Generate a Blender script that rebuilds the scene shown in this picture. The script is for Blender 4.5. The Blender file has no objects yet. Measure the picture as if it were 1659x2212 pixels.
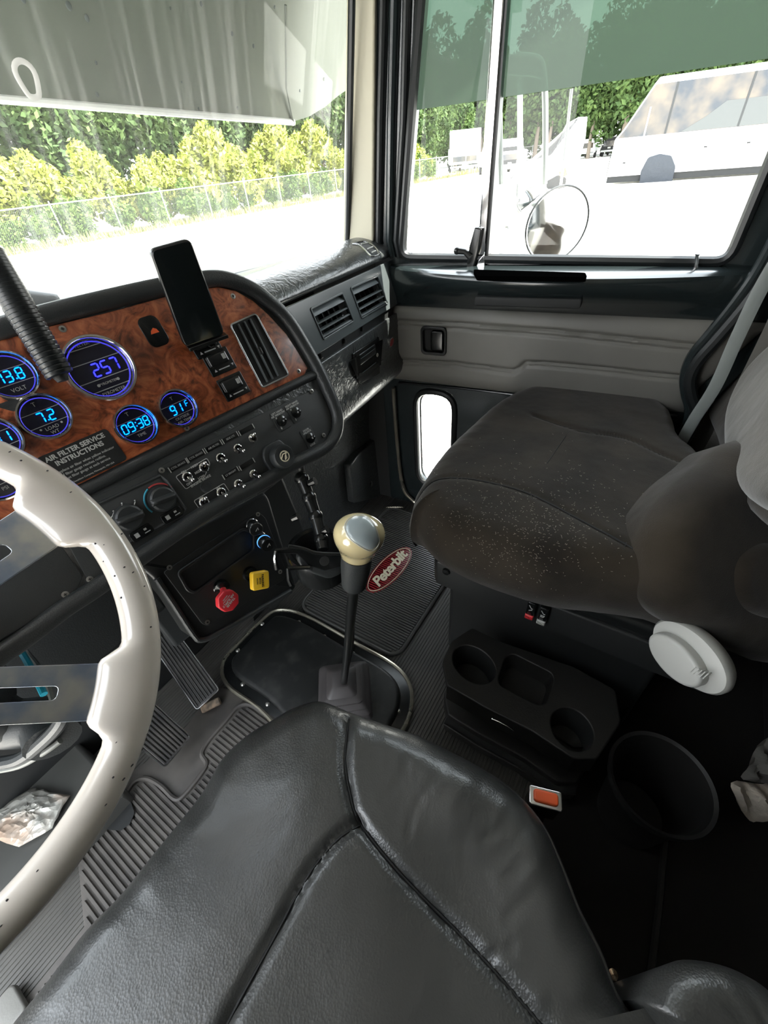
import bpy, bmesh, math, random
import numpy as np
from mathutils import Vector, Matrix
random.seed(7); rng = np.random.default_rng(7)
SC = bpy.context.scene; COL = SC.collection
R_ = math.radians
# ---------------------------------------------------------------- camera
CAM = np.array([0.0, 0.0, 1.10]); FPX = 900.0
_p, _r, _y = R_(40.3), math.atan(0.104), R_(54.0)
FW = np.array([math.sin(_y)*math.cos(_p), math.cos(_y)*math.cos(_p), -math.sin(_p)])
_r0 = np.array([math.cos(_y), -math.sin(_y), 0.0]); _u0 = np.cross(_r0, FW)
RT = math.cos(_r)*_r0 - math.sin(_r)*_u0; UP = math.sin(_r)*_r0 + math.cos(_r)*_u0
cd = bpy.data.cameras.new('camera'); cam = bpy.data.objects.new('camera', cd); COL.objects.link(cam)
cam.matrix_world = Matrix(((RT[0], UP[0], -FW[0], CAM[0]), (RT[1], UP[1], -FW[1], CAM[1]), (RT[2], UP[2], -FW[2], CAM[2]), (0, 0, 0, 1)))
cd.sensor_fit = 'HORIZONTAL'; cd.sensor_width = 36; cd.lens = 36*FPX/1659; cd.clip_start = 0.02; cd.clip_end = 500
SC.camera = cam
# ---------------------------------------------------------------- light
W = bpy.data.worlds.new('world'); SC.world = W; W.use_nodes = True
nt = W.node_tree; bgn = nt.nodes['Background']
tcw = nt.nodes.new('ShaderNodeTexCoord'); sep = nt.nodes.new('ShaderNodeSeparateXYZ'); rp = nt.nodes.new('ShaderNodeValToRGB')
nt.links.new(tcw.outputs['Generated'], sep.inputs[0]); nt.links.new(sep.outputs['Z'], rp.inputs[0]); nt.links.new(rp.outputs[0], bgn.inputs[0])
rp.color_ramp.elements[0].position = 0.0; rp.color_ramp.elements[0].color = (1, 1, 1, 1)
rp.color_ramp.elements[1].position = 0.6; rp.color_ramp.elements[1].color = (0.86, 0.93, 1, 1)
bgn.inputs[1].default_value = 1.5
sd = bpy.data.lights.new('sun', 'SUN'); sun = bpy.data.objects.new('sun', sd); COL.objects.link(sun)
sd.energy = 5.5; sd.angle = R_(0.6); sd.color = (1, 0.95, 0.86)
sun.rotation_euler = Vector((-0.25, 0.42, -0.87)).to_track_quat('-Z', 'Y').to_euler()   # high, from behind and to the right
SC.view_settings.view_transform = 'Standard'; SC.view_settings.look = 'None'
SC.view_settings.exposure = 2.5; SC.view_settings.gamma = 1.0; SC.view_settings.use_curve_mapping = False
# ---------------------------------------------------------------- maths
def V(*a): return np.array(a, float)
def unit(a): a = np.array(a, float); return a/np.linalg.norm(a)
def ray(px, py): return FW + RT*(px-829.5)/FPX - UP*(py-1106)/FPX
class Frame:                                  # origin, right, up, normal towards the viewer
    def __init__(s, O, a, b): s.O = V(*O); s.a = unit(a); s.b = unit(b); s.n = np.cross(s.a, s.b)
    def w(s, p): return s.O + s.a*p[0] + s.b*p[1] + s.n*(p[2] if len(p) > 2 else 0)
    def loc(s, X): d = np.array(X)-s.O; return V(d@s.a, d@s.b, d@s.n)
    def uv(s, px, py, off=0.0):               # where the line of sight through a photo pixel meets this plane
        r = ray(px, py); t = (s.n@(s.O-CAM)+off)/(s.n@r); return s.loc(CAM+t*r)
    def mat(s): return Matrix(((s.a[0], s.b[0], s.n[0], s.O[0]), (s.a[1], s.b[1], s.n[1], s.O[1]), (s.a[2], s.b[2], s.n[2], s.O[2]), (0, 0, 0, 1)))
    def move(s, u=0, v=0, w=0): return Frame(s.w((u, v, w)), s.a, s.b)
    def turn(s, deg):
        c, q = math.cos(R_(deg)), math.sin(R_(deg)); return Frame(s.O, c*s.a+q*s.b, c*s.b-q*s.a)
WORLD = Frame((0, 0, 0), (1, 0, 0), (0, 1, 0))
def flat(z): return Frame((0, 0, z), (1, 0, 0), (0, 1, 0))
def pxk(px, py, k): return CAM + k*ray(px, py)
def cat(pts, n=6, closed=False):              # Catmull-Rom
    P = [np.array(p, float) for p in pts]; N = len(P); out = []
    for i in range(N if closed else N-1):
        if closed: a, b, c, d = P[(i-1) % N], P[i], P[(i+1) % N], P[(i+2) % N]
        else: a, b, c, d = P[max(i-1, 0)], P[i], P[i+1], P[min(i+2, N-1)]
        for j in range(n):
            t = j/n; out.append(0.5*((2*b)+(c-a)*t+(2*a-5*b+4*c-d)*t*t+(3*b-a-3*c+d)*t**3))
    if not closed: out.append(P[-1])
    return out
def rrect(w, h, r, n=5, cx=0, cy=0):
    o = []
    for (sx, sy, a0) in ((1, 1, 0), (-1, 1, 90), (-1, -1, 180), (1, -1, 270)):
        for i in range(n+1):
            a = R_(a0+90*i/n); o.append((cx+sx*(w/2-r)+r*math.cos(a), cy+sy*(h/2-r)+r*math.sin(a)))
    return o
def circle(r, n=32, cx=0, cy=0, ry=None): return [(cx+r*math.cos(2*math.pi*i/n), cy+(ry or r)*math.sin(2*math.pi*i/n)) for i in range(n)]
def roundpoly(pts, r, n=5):                   # rounds the corners of a polygon; r may be a list
    P = [np.array(p[:2], float) for p in pts]; N = len(P); o = []
    rs = r if hasattr(r, '__len__') else [r]*N
    for i in range(N):
        a, b, c = P[i-1], P[i], P[(i+1) % N]; d1 = unit(a-b); d2 = unit(c-b)
        k = min(rs[i], 0.45*np.linalg.norm(a-b), 0.45*np.linalg.norm(c-b)); s, e = b+d1*k, b+d2*k
        for j in range(n+1):
            t = j/n; o.append(tuple((1-t)**2*s+2*t*(1-t)*b+t*t*e))
    return o
# ---------------------------------------------------------------- mesh builder
class MB:
    def __init__(s): s.v = []; s.f = []; s.F = WORLD
    def at(s, F): s.F = F; return s
    def add(s, vs, fs):
        k = len(s.v); s.v += [tuple(s.F.w(p)) for p in vs]; s.f += [tuple(k+i for i in f) for f in fs]; return s
    def box(s, cx, cy, cz, w, h, d):
        x, y, z = w/2, h/2, d/2
        return s.add([(cx+i*x, cy+j*y, cz+k*z) for k in (-1, 1) for j in (-1, 1) for i in (-1, 1)],
                     [(0, 2, 3, 1), (4, 5, 7, 6), (0, 1, 5, 4), (2, 6, 7, 3), (0, 4, 6, 2), (1, 3, 7, 5)])
    def prism(s, pts, w0, w1, taper=1.0, cap0=True):
        n = len(pts); c = np.mean([p[:2] for p in pts], axis=0)
        top = [((p[0]-c[0])*taper+c[0], (p[1]-c[1])*taper+c[1], w1) for p in pts]
        fs = [(i, (i+1) % n, n+(i+1) % n, n+i) for i in range(n)] + [tuple(range(n, 2*n))]
        if cap0: fs.append(tuple(range(n-1, -1, -1)))
        return s.add([(p[0], p[1], w0) for p in pts]+top, fs)
    def slab(s, pts, w0, w1, r=0.003):        # prism with a rounded front edge
        n = len(pts); c = np.mean([p[:2] for p in pts], axis=0); rings = []
        P = np.array([p[:2] for p in pts]); T = np.roll(P, -1, 0)-np.roll(P, 1, 0); L = np.linalg.norm(T, axis=1, keepdims=True)+1e-9
        Nn = np.c_[T[:, 1], -T[:, 0]]/L; area = 0.5*np.sum(P[:, 0]*np.roll(P[:, 1], -1)-np.roll(P[:, 0], -1)*P[:, 1])
        if area < 0: Nn = -Nn
        for k in [(0, w0)]+[(r*(1-math.cos(a)), w1-r+r*math.sin(a)) for a in np.linspace(0, math.pi/2, 4)]:
            Q = P-Nn*k[0]; rings.append([(q[0], q[1], k[1]) for q in Q])
        vs = [p for rg in rings for p in rg]; fs = []
        for k in range(len(rings)-1): fs += [(k*n+i, k*n+(i+1) % n, (k+1)*n+(i+1) % n, (k+1)*n+i) for i in range(n)]
        fs += [tuple((len(rings)-1)*n+i for i in range(n)), tuple(range(n-1, -1, -1))]
        return s.add(vs, fs)
    def lathe(s, prof, n=32, cx=0, cy=0, sx=1, sy=1):
        m = len(prof); vs = [(cx+sx*r*math.cos(2*math.pi*j/n), cy+sy*r*math.sin(2*math.pi*j/n), h) for (r, h) in prof for j in range(n)]
        return s.add(vs, [(i*n+j, i*n+(j+1) % n, (i+1)*n+(j+1) % n, (i+1)*n+j) for i in range(m-1) for j in range(n)])
    def tube(s, pts, r, n=10, closed=False, cap=True, flatr=None, up=None):
        P = [np.array(p, float) for p in pts]; N = len(P); rs = r if hasattr(r, '__len__') else [r]*N
        T = [unit((P[(i+1) % N] if closed else P[min(i+1, N-1)])-(P[i-1] if closed else P[max(i-1, 0)])) for i in range(N)]
        u = np.array(up, float) if up is not None else (V(0, 0, 1) if abs(T[0][2]) < .9 else V(1, 0, 0)); vs = []
        for i in range(N):
            u = u if up is None else np.array(up, float)
            u = unit(u-T[i]*(u@T[i])); w = np.cross(T[i], u)
            fr = 1 if flatr is None else flatr
            for j in range(n):
                a = 2*math.pi*j/n; vs.append(P[i]+rs[i]*(math.cos(a)*w+math.sin(a)*u*fr))
        m = N if closed else N-1
        fs = [(i*n+j, i*n+(j+1) % n, ((i+1) % N)*n+(j+1) % n, ((i+1) % N)*n+j) for i in range(m) for j in range(n)]
        if not closed and cap: fs += [tuple(range(n-1, -1, -1)), tuple((N-1)*n+j for j in range(n))]
        return s.add(vs, fs)
    def cyl(s, p0, p1, r0, r1=None, n=16): return s.tube([p0, p1], [r0, r0 if r1 is None else r1], n)
    def ball(s, c, r, n=12, m=8):
        rr = r if hasattr(r, '__len__') else (r, r, r)
        vs = [(c[0]+rr[0]*math.sin(math.pi*i/m)*math.cos(2*math.pi*j/n), c[1]+rr[1]*math.sin(math.pi*i/m)*math.sin(2*math.pi*j/n), c[2]+rr[2]*math.cos(math.pi*i/m)) for i in range(m+1) for j in range(n)]
        return s.add(vs, [(i*n+j, (i+1)*n+j, (i+1)*n+(j+1) % n, i*n+(j+1) % n) for i in range(m) for j in range(n)])
    def grid(s, fn, nu, nv, thick=0):
        vs = [fn(i/nu, j/nv) for i in range(nu+1) for j in range(nv+1)]
        return s.add(vs, [(i*(nv+1)+j, (i+1)*(nv+1)+j, (i+1)*(nv+1)+j+1, i*(nv+1)+j+1) for i in range(nu) for j in range(nv)])
    def quad(s, a, b, c, d): return s.add([a, b, c, d], [(0, 1, 2, 3)])
    def profile(s, pts, u0, u1):              # a (v,w) section swept along u
        n = len(pts); return s.add([(u0, p[0], p[1]) for p in pts]+[(u1, p[0], p[1]) for p in pts],
                     [(i, (i+1) % n, n+(i+1) % n, n+i) for i in range(n)]+[tuple(range(n)), tuple(range(2*n-1, n-1, -1))])
class Thing:
    def __init__(s, name, label, cat_, group=None, F=WORLD, kind=None):
        s.F = F; o = s.o = bpy.data.objects.new(name, None); COL.objects.link(o); o.empty_display_size = .02; o.matrix_basis = F.mat()
        if kind: o['kind'] = kind
        o['label'] = label; o['category'] = cat_
        if group: o['group'] = group
def make(mb, name, m, parent=None, smooth=True, bevel=0, subs=0, ang=35, label=None, sub=None, kind=None, disp=None):
    F = parent.F if isinstance(parent, Thing) else WORLD
    if sub is not None: F = PF[sub.name]
    vs = mb.v
    if F is not WORLD: vs = [tuple(F.loc(p)) for p in vs]
    me = bpy.data.meshes.new(name); me.from_pydata(vs, [], mb.f); me.validate(clean_customdata=False)
    bm = bmesh.new(); bm.from_mesh(me); bmesh.ops.recalc_face_normals(bm, faces=bm.faces); bm.to_mesh(me); bm.free()
    me.materials.append(m); o = bpy.data.objects.new(name, me); COL.objects.link(o)
    if sub is not None: o.parent = sub
    elif parent is not None: o.parent = parent.o if isinstance(parent, Thing) else parent
    PF[o.name] = F
    if label: o['label'] = label
    if kind: o['kind'] = kind
    if bevel:
        b = o.modifiers.new('b', 'BEVEL'); b.width = bevel; b.segments = 3; b.limit_method = 'ANGLE'; b.angle_limit = R_(40)
    if subs: q = o.modifiers.new('s', 'SUBSURF'); q.levels = subs; q.render_levels = subs
    if smooth:
        for p in me.polygons: p.use_smooth = True
        try: me.set_sharp_from_angle(angle=R_(ang))
        except Exception: pass
    return o
PF = {}
def solo(mb, name, m, label, cat_, group=None, kind=None, **k):
    o = make(mb, name, m, None, **k)
    if kind: o['kind'] = kind
    if label: o['label'] = label; o['category'] = cat_
    if group: o['group'] = group
    return o
def struct(mb, name, m, label=None, **k): o = make(mb, name, m, None, **k); o['kind'] = 'structure'; return o
def plate(F, outline, holes, w0, w1, bevel=0.0):   # filled outline with holes -> MB in world coordinates
    cu = bpy.data.curves.new('t', 'CURVE'); cu.dimensions = '2D'; cu.fill_mode = 'BOTH'; cu.extrude = abs(w1-w0)/2-bevel; cu.bevel_depth = bevel; cu.bevel_resolution = 2; cu.offset = -bevel
    for pts in [outline]+list(holes):
        sp = cu.splines.new('POLY'); sp.points.add(len(pts)-1); sp.use_cyclic_u = True
        for i, p in enumerate(pts): sp.points[i].co = (p[0], p[1], 0, 1)
    return c2mb(cu, F, (w0+w1)/2)
def c2mb(cu, F, dz=0, pos=(0, 0)):
    o = bpy.data.objects.new('t', cu); COL.objects.link(o); dg = bpy.context.evaluated_depsgraph_get(); dg.update()
    me = bpy.data.meshes.new_from_object(o.evaluated_get(dg)); mb = MB().at(F)
    mb.add([(v.co.x+pos[0], v.co.y+pos[1], v.co.z+dz) for v in me.vertices], [tuple(p.vertices) for p in me.polygons])
    bpy.data.objects.remove(o); bpy.data.curves.remove(cu); bpy.data.meshes.remove(me); return mb
def text(F, s, size, u=0, v=0, w=0.001, align='CENTER', depth=0.0002, space=1.0, bold=0.0, shear=0.0, line=1.0):
    cu = bpy.data.curves.new('t', 'FONT'); cu.body = s; cu.size = size; cu.align_x = align; cu.align_y = 'CENTER'; cu.extrude = depth; cu.space_character = space; cu.offset = bold*size; cu.shear = shear; cu.space_line = line; cu.resolution_u = 3
    return c2mb(cu, F, w, (u, v))
SEG = {'0': 'abcdef', '1': 'bc', '2': 'abged', '3': 'abgcd', '4': 'fgbc', '5': 'afgcd', '6': 'afgedc', '7': 'abc', '8': 'abcdefg', '9': 'abcdfg', 'F': 'aefg'}
def seg(mb, s, h, u, v, w, slant=0.12):        # seven-segment digits
    x = u; W_ = h*.52; t = h*.12
    for ch in s:
        if ch in '.:':
            for yy in ([0.06*h] if ch == '.' else [.3*h, .7*h]):
                mb.add([(x+a*t+slant*yy, v-h/2+yy+b*t, w) for a, b in ((0, 0), (1, 0), (1, 1), (0, 1))], [(0, 1, 2, 3)])
            x += t*1.9; continue
        g = t*.18
        L = {'a': (0, h, 1, 0), 'g': (0, h/2, 1, 0), 'd': (0, 0, 1, 0), 'f': (0, h/2, 0, 1), 'b': (W_, h/2, 0, 1), 'e': (0, 0, 0, 1), 'c': (W_, 0, 0, 1)}
        for k in SEG.get(ch, ''):
            X, Y, hx, hy = L[k]; l = W_ if hx else h/2
            q = [(g, 0), (t/2+g, t/2), (l-t/2-g, t/2), (l-g, 0), (l-t/2-g, -t/2), (t/2+g, -t/2)]
            q = [(X+a, Y+b) if hx else (X+b, Y+a) for a, b in q]
            mb.add([(x+a+slant*b, v-h/2+b, w) for a, b in q], [tuple(range(6))])
        x += W_+t*2.1
    return mb
# ---------------------------------------------------------------- materials
def mat(name, col, rough=.5, metal=0, spec=.5, bump=None, var=None, emis=None, estr=1, coat=0, alpha=1, sheen=0, col2=None, vscale=8, vdet=4, ramp=(.35, .65), dist=0, stretch=(1, 1, 1), vor=False, trans=0, rvar=0):
    m = bpy.data.materials.new(name); m.use_nodes = True; n = m.node_tree; b = n.nodes['Principled BSDF']
    b.inputs['Base Color'].default_value = (*col, 1); b.inputs['Roughness'].default_value = rough; b.inputs['Metallic'].default_value = metal
    b.inputs['Specular IOR Level'].default_value = spec; b.inputs['Coat Weight'].default_value = coat; b.inputs['Coat Roughness'].default_value = .08
    b.inputs['Sheen Weight'].default_value = sheen; b.inputs['Alpha'].default_value = alpha
    if emis: b.inputs['Emission Color'].default_value = (*emis, 1); b.inputs['Emission Strength'].default_value = estr
    if bump or col2:
        tc = n.nodes.new('ShaderNodeTexCoord'); mp = n.nodes.new('ShaderNodeMapping'); mp.inputs['Scale'].default_value = stretch
        n.links.new(tc.outputs['Object'], mp.inputs[0])
    if col2:
        t = n.nodes.new('ShaderNodeTexNoise'); t.inputs['Scale'].default_value = vscale; t.inputs['Detail'].default_value = vdet; t.inputs['Distortion'].default_value = dist
        r = n.nodes.new('ShaderNodeValToRGB'); r.color_ramp.elements[0].position, r.color_ramp.elements[1].position = ramp
        r.color_ramp.elements[0].color = (*col, 1); r.color_ramp.elements[1].color = (*col2, 1)
        n.links.new(mp.outputs[0], t.inputs['Vector']); n.links.new(t.outputs['Fac'], r.inputs[0]); n.links.new(r.outputs[0], b.inputs['Base Color'])
        if rvar:
            mm = n.nodes.new('ShaderNodeMapRange'); mm.inputs['To Min'].default_value = rough-rvar; mm.inputs['To Max'].default_value = rough+rvar
            n.links.new(t.outputs['Fac'], mm.inputs[0]); n.links.new(mm.outputs[0], b.inputs['Roughness'])
    if bump:                                   # list of (kind, scale, strength, distance)
        prev = None
        for (k, sc, st, ds) in bump:
            bp = n.nodes.new('ShaderNodeBump'); bp.inputs['Strength'].default_value = st; bp.inputs['Distance'].default_value = ds
            if k == 'n': t = n.nodes.new('ShaderNodeTexNoise'); t.inputs['Detail'].default_value = 3; out = t.outputs['Fac']
            elif k == 'd': t = n.nodes.new('ShaderNodeTexNoise'); t.inputs['Detail'].default_value = 4; t.inputs['Distortion'].default_value = 2.5; out = t.outputs['Fac']
            else: t = n.nodes.new('ShaderNodeTexVoronoi'); out = t.outputs['Distance']
            t.inputs['Scale'].default_value = sc; n.links.new(mp.outputs[0], t.inputs['Vector']); n.links.new(out, bp.inputs['Height'])
            if prev: n.links.new(prev, bp.inputs['Normal'])
            prev = bp.outputs[0]
        n.links.new(prev, b.inputs['Normal'])
    return m
def glass(name, tint=(1, 1, 1), gl=.06, haze=0.0, hazecol=(.9, .9, .9), streak=False, rough=.0):
    m = bpy.data.materials.new(name); m.use_nodes = True; n = m.node_tree; n.nodes.clear()
    o = n.nodes.new('ShaderNodeOutputMaterial'); t = n.nodes.new('ShaderNodeBsdfTransparent'); t.inputs[0].default_value = (*tint, 1)
    g = n.nodes.new('ShaderNodeBsdfGlossy'); g.inputs['Roughness'].default_value = rough; mx = n.nodes.new('ShaderNodeMixShader')
    fr = n.nodes.new('ShaderNodeFresnel'); fr.inputs[0].default_value = 1.45; mu = n.nodes.new('ShaderNodeMath'); mu.operation = 'MULTIPLY'; mu.inputs[1].default_value = gl/.06
    n.links.new(fr.outputs[0], mu.inputs[0]); n.links.new(mu.outputs[0], mx.inputs[0]); n.links.new(t.outputs[0], mx.inputs[1]); n.links.new(g.outputs[0], mx.inputs[2])
    last = mx.outputs[0]
    if haze:
        d = n.nodes.new('ShaderNodeBsdfTranslucent'); d.inputs[0].default_value = (*hazecol, 1); m2 = n.nodes.new('ShaderNodeMixShader'); m2.inputs[0].default_value = haze
        if streak:
            tc = n.nodes.new('ShaderNodeTexCoord'); mp = n.nodes.new('ShaderNodeMapping'); mp.inputs['Scale'].default_value = (38, 2.2, 1); mp.inputs['Rotation'].default_value = (0, 0, R_(4))
            x = n.nodes.new('ShaderNodeTexNoise'); x.inputs['Scale'].default_value = 1.6; x.inputs['Detail'].default_value = 5; r = n.nodes.new('ShaderNodeMapRange')
            r.inputs['From Min'].default_value = .5; r.inputs['From Max'].default_value = .8; r.inputs['To Min'].default_value = haze*.35; r.inputs['To Max'].default_value = haze*1.9
            n.links.new(tc.outputs['Object'], mp.inputs[0]); n.links.new(mp.outputs[0], x.inputs['Vector']); n.links.new(x.outputs['Fac'], r.inputs[0]); n.links.new(r.outputs[0], m2.inputs[0])
        n.links.new(last, m2.inputs[1]); n.links.new(d.outputs[0], m2.inputs[2]); last = m2.outputs[0]
    n.links.new(last, o.inputs[0]); return m
def burl():
    m = mat('burl_walnut', (.2, .06, .02), .28, coat=.5, spec=.5); n = m.node_tree; b = n.nodes['Principled BSDF']
    tc = n.nodes.new('ShaderNodeTexCoord'); t = n.nodes.new('ShaderNodeTexNoise'); t.inputs['Scale'].default_value = 26; t.inputs['Detail'].default_value = 7; t.inputs['Distortion'].default_value = 3.2; t.inputs['Roughness'].default_value = .6
    r = n.nodes.new('ShaderNodeValToRGB'); e = r.color_ramp.elements; e[0].position = .32; e[0].color = (.07, .016, .006, 1); e[1].position = .7; e[1].color = (.52, .165, .065, 1)
    q = r.color_ramp.elements.new(.5); q.color = (.31, .078, .030, 1)
    v = n.nodes.new('ShaderNodeTexVoronoi'); v.inputs['Scale'].default_value = 38; rv = n.nodes.new('ShaderNodeValToRGB'); rv.color_ramp.elements[0].position = .04; rv.color_ramp.elements[0].color = (.45, .35, .3, 1); rv.color_ramp.elements[1].position = .3; rv.color_ramp.elements[1].color = (1, 1, 1, 1)
    mx = n.nodes.new('ShaderNodeMix'); mx.data_type = 'RGBA'; mx.blend_type = 'MULTIPLY'; mx.inputs['Factor'].default_value = .8
    n.links.new(tc.outputs['Object'], t.inputs['Vector']); n.links.new(tc.outputs['Object'], v.inputs['Vector']); n.links.new(t.outputs['Fac'], r.inputs[0]); n.links.new(v.outputs['Distance'], rv.inputs[0])
    n.links.new(r.outputs[0], mx.inputs[6]); n.links.new(rv.outputs[0], mx.inputs[7]); n.links.new(mx.outputs[2], b.inputs['Base Color']); return m
M = {}
M['plastic'] = mat('black_textured_plastic', (.022, .025, .026), .48, bump=[('v', 420, .25, .0006)])
M['pad'] = mat('black_padded_vinyl', (.055, .060, .060), .30, coat=.3, bump=[('d', 46, .6, .004), ('v', 380, .2, .0006)])
M['rimpad'] = mat('soft_black_rim_vinyl', (.03, .033, .034), .40, bump=[('v', 500, .3, .0008)])
M['panel'] = mat('charcoal_switch_panel', (.028, .031, .031), .55, bump=[('v', 700, .15, .0004)], col2=(.038, .04, .04), vscale=20)
M['vent'] = mat('satin_charcoal_vent_plastic', (.085, .098, .10), .30)
M['black'] = mat('glossy_black_plastic', (.008, .009, .009), .22)
M['matte'] = mat('matte_black', (.010, .011, .011), .7)
M['satin'] = mat('satin_black_enamel', (.008, .009, .009), .28, coat=.3)
M['door'] = mat('dark_green_black_moulding', (.015, .021, .022), .22, coat=.4, bump=[('v', 300, .06, .0004)])
M['vinyl'] = mat('grey_door_vinyl', (.135, .131, .118), .5, bump=[('v', 350, .15, .0005), ('n', 9, .25, .006)], col2=(.165, .16, .145), vscale=5)
M['wallvin'] = mat('grey_quilted_vinyl', (.15, .145, .13), .55, bump=[('n', 10, .3, .01)])
M['cream_trim'] = mat('cream_pillar_trim', (.66, .62, .48), .5, bump=[('n', 14, .1, .003)])
M['rubber'] = mat('black_rubber_seal', (.012, .014, .015), .38)
M['chrome'] = mat('chrome', (.78, .78, .78), .08, 1)
M['brushed'] = mat('worn_chrome', (.62, .63, .64), .22, 1, col2=(.8, .8, .8), vscale=30, rvar=.12, bump=[('n', 60, .08, .001)])
M['steelchrome'] = mat('smudged_chrome_spoke', (.62, .62, .60), .20, .85, col2=(.30, .36, .48), vscale=26, vdet=8, rvar=.15, ramp=(.42, .62))
M['cream'] = mat('cream_lacquer', (.70, .63, .56), .16, coat=.5, col2=(.74, .68, .61), vscale=5)
M['knobcream'] = mat('ivory_knob', (.52, .44, .25), .12, coat=.7)
M['insert'] = mat('pale_grey_insert', (.26, .30, .31), .25, coat=.3)
M['white'] = mat('white_print', (.5, .5, .48), .6)
M['grey_print'] = mat('grey_print', (.38, .38, .37), .6)
M['screw'] = mat('dull_steel_screw', (.42, .41, .38), .35, .9)
M['brass'] = mat('aged_brass', (.50, .36, .24), .25, 1)
M['burl'] = burl()
M['blue'] = mat('blue_led', (0, .05, .6), .5, emis=(.0, .16, 1.0), estr=1.0)
M['deepblue'] = mat('deep_blue_led', (0, .02, .6), .5, emis=(.02, .02, 1.0), estr=.9)
M['glow'] = mat('blue_edge_glow', (.01, .01, .1), .3, emis=(.08, .07, 1.0), estr=.14)
M['gaugeface'] = mat('gauge_face', (.012, .012, .024), .25, spec=.5)
M['cyan'] = mat('cyan_print', (.05, .35, .5), .5); M['redprint'] = mat('red_print', (.45, .05, .05), .5)
M['red'] = mat('red_plastic', (.62, .03, .04), .35); M['yellow'] = mat('yellow_plastic', (.85, .52, .03), .35)
M['orange'] = mat('orange_red_button', (.85, .13, .04), .35); M['ltgrey'] = mat('light_grey_plastic', (.45, .45, .42), .4)
M['leather'] = mat('black_leather', (.033, .034, .033), .36, spec=.75, coat=.15, bump=[('n', 8, .35, .014), ('d', 120, .08, .0012), ('v', 400, .32, .0008)], col2=(.046, .046, .044), vscale=5, rvar=.05)
M['velour'] = mat('dusty_brown_velour', (.0125, .0095, .0065), .9, sheen=.18, spec=.2, bump=[('n', 7, .35, .02), ('n', 500, .4, .0012)], col2=(.031, .024, .0165), vscale=9, vdet=8)
M['velourlight'] = mat('worn_taupe_velour', (.038, .033, .024), .9, sheen=.4, spec=.2, bump=[('n', 9, .35, .015), ('n', 500, .4, .0012)], col2=(.062, .054, .040), vscale=12, vdet=8)
M['piping'] = mat('black_piping', (.006, .006, .006), .6)
M['lint'] = mat('pale_lint', (.45, .4, .33), .9)
M['floor'] = mat('ribbed_rubber_floor', (.05, .049, .045), .42, col2=(.085, .08, .072), vscale=5, vdet=5)
M['matrub'] = mat('black_rubber_mat', (.065, .065, .06), .34, col2=(.09, .09, .085), vscale=6)
M['dirtmat'] = mat('dusty_rubber_mat', (.050, .045, .042), .6, col2=(.105, .095, .085), vscale=9, vdet=6)
M['dust'] = mat('dusty_black_steel', (.009, .010, .010), .45, col2=(.035, .035, .033), vscale=26, vdet=8, ramp=(.5, .8), bump=[('n', 120, .1, .001)])
M['pedal'] = mat('ribbed_pedal_rubber', (.03, .03, .03), .4, col2=(.07, .065, .06), vscale=14)
M['dirt'] = mat('dried_mud', (.28, .2, .14), .9, col2=(.1, .08, .06), vscale=60, bump=[('n', 90, .5, .004)])
M['alutrim'] = mat('worn_aluminium_trim', (.55, .52, .42), .3, .85, col2=(.35, .32, .25), vscale=14, rvar=.1)
M['boot'] = mat('rubber_boot', (.05, .045, .046), .5, col2=(.075, .068, .068), vscale=10)
M['foil'] = mat('crumpled_wrapper', (.42, .41, .37), .3, .15, bump=[('v', 55, .8, .006), ('n', 40, .6, .006)], col2=(.50, .37, .28), vscale=11, ramp=(.45, .7))
M['cloth'] = mat('grey_brown_cloth', (.42, .37, .31), .95, col2=(.52, .46, .39), vscale=30, bump=[('n', 150, .7, .003)])
M['clothdark'] = mat('dark_grey_cloth', (.13, .125, .115), .95, bump=[('n', 60, .6, .004)])
M['matred'] = mat('dark_red_badge', (.33, .025, .03), .35); M['matcream'] = mat('cream_badge_print', (.75, .68, .5), .5)
M['slotshade'] = mat('black_slot_shade', (.001, .001, .001), .9, spec=0)
M['console_black'] = mat('console_black_plastic', (.018, .019, .019), .38)
M['screen'] = mat('phone_glass', (.006, .008, .008), .12, coat=1.0)
M['strap'] = mat('grey_seat_belt_webbing', (.22, .24, .235), .5, bump=[('n', 400, .3, .001)])
M['wireteal'] = mat('teal_wire', (.02, .3, .42), .4); M['wiregrey'] = mat('pale_wire', (.12, .125, .115), .5)
M['visor'] = mat('outside_visor_paint', (.14, .16, .125), .42, col2=(.15, .165, .14), vscale=3)
M['visorspot'] = mat('dark_insect_spot', (.10, .12, .11), .7); M['lip'] = mat('bright_visor_lip', (.85, .85, .82), .3)
M['concrete'] = mat('sunlit_gravel_lot', (.62, .60, .55), .9, col2=(.72, .70, .66), vscale=.4, bump=[('n', 30, .5, .02)])
M['tinted'] = glass('tinted_green_film', (.03, .055, .040), .06, .5, (.040, .058, .043)); M['clear'] = glass('clear_side_glass', (.93, .96, .95), .05)
M['wind'] = glass('dusty_windshield_glass', (.95, .97, .96), .02, .07, (.95, .96, .92), True)
M['leafdark'] = mat('dark_green_foliage', (.034, .064, .020), .7, col2=(.07, .11, .03), vscale=1.2, spec=.2); M['leafmid'] = mat('mid_green_foliage', (.05, .095, .02), .7, col2=(.10, .15, .03), vscale=1.5, spec=.2)
M['leaflight'] = mat('yellow_green_foliage', (.17, .21, .035), .7, col2=(.27, .28, .06), vscale=1.5, spec=.2)
M['bark'] = mat('grey_bark', (.16, .13, .1), .9); M['grass'] = mat('dry_yellow_grass', (.25, .22, .10), .9, col2=(.14, .18, .06), vscale=3)
M['buswhite'] = mat('white_bus_paint', (.82, .82, .82), .25, coat=.4); M['busgrey'] = mat('grey_bus_band', (.045, .05, .05), .3, coat=.3)
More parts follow.
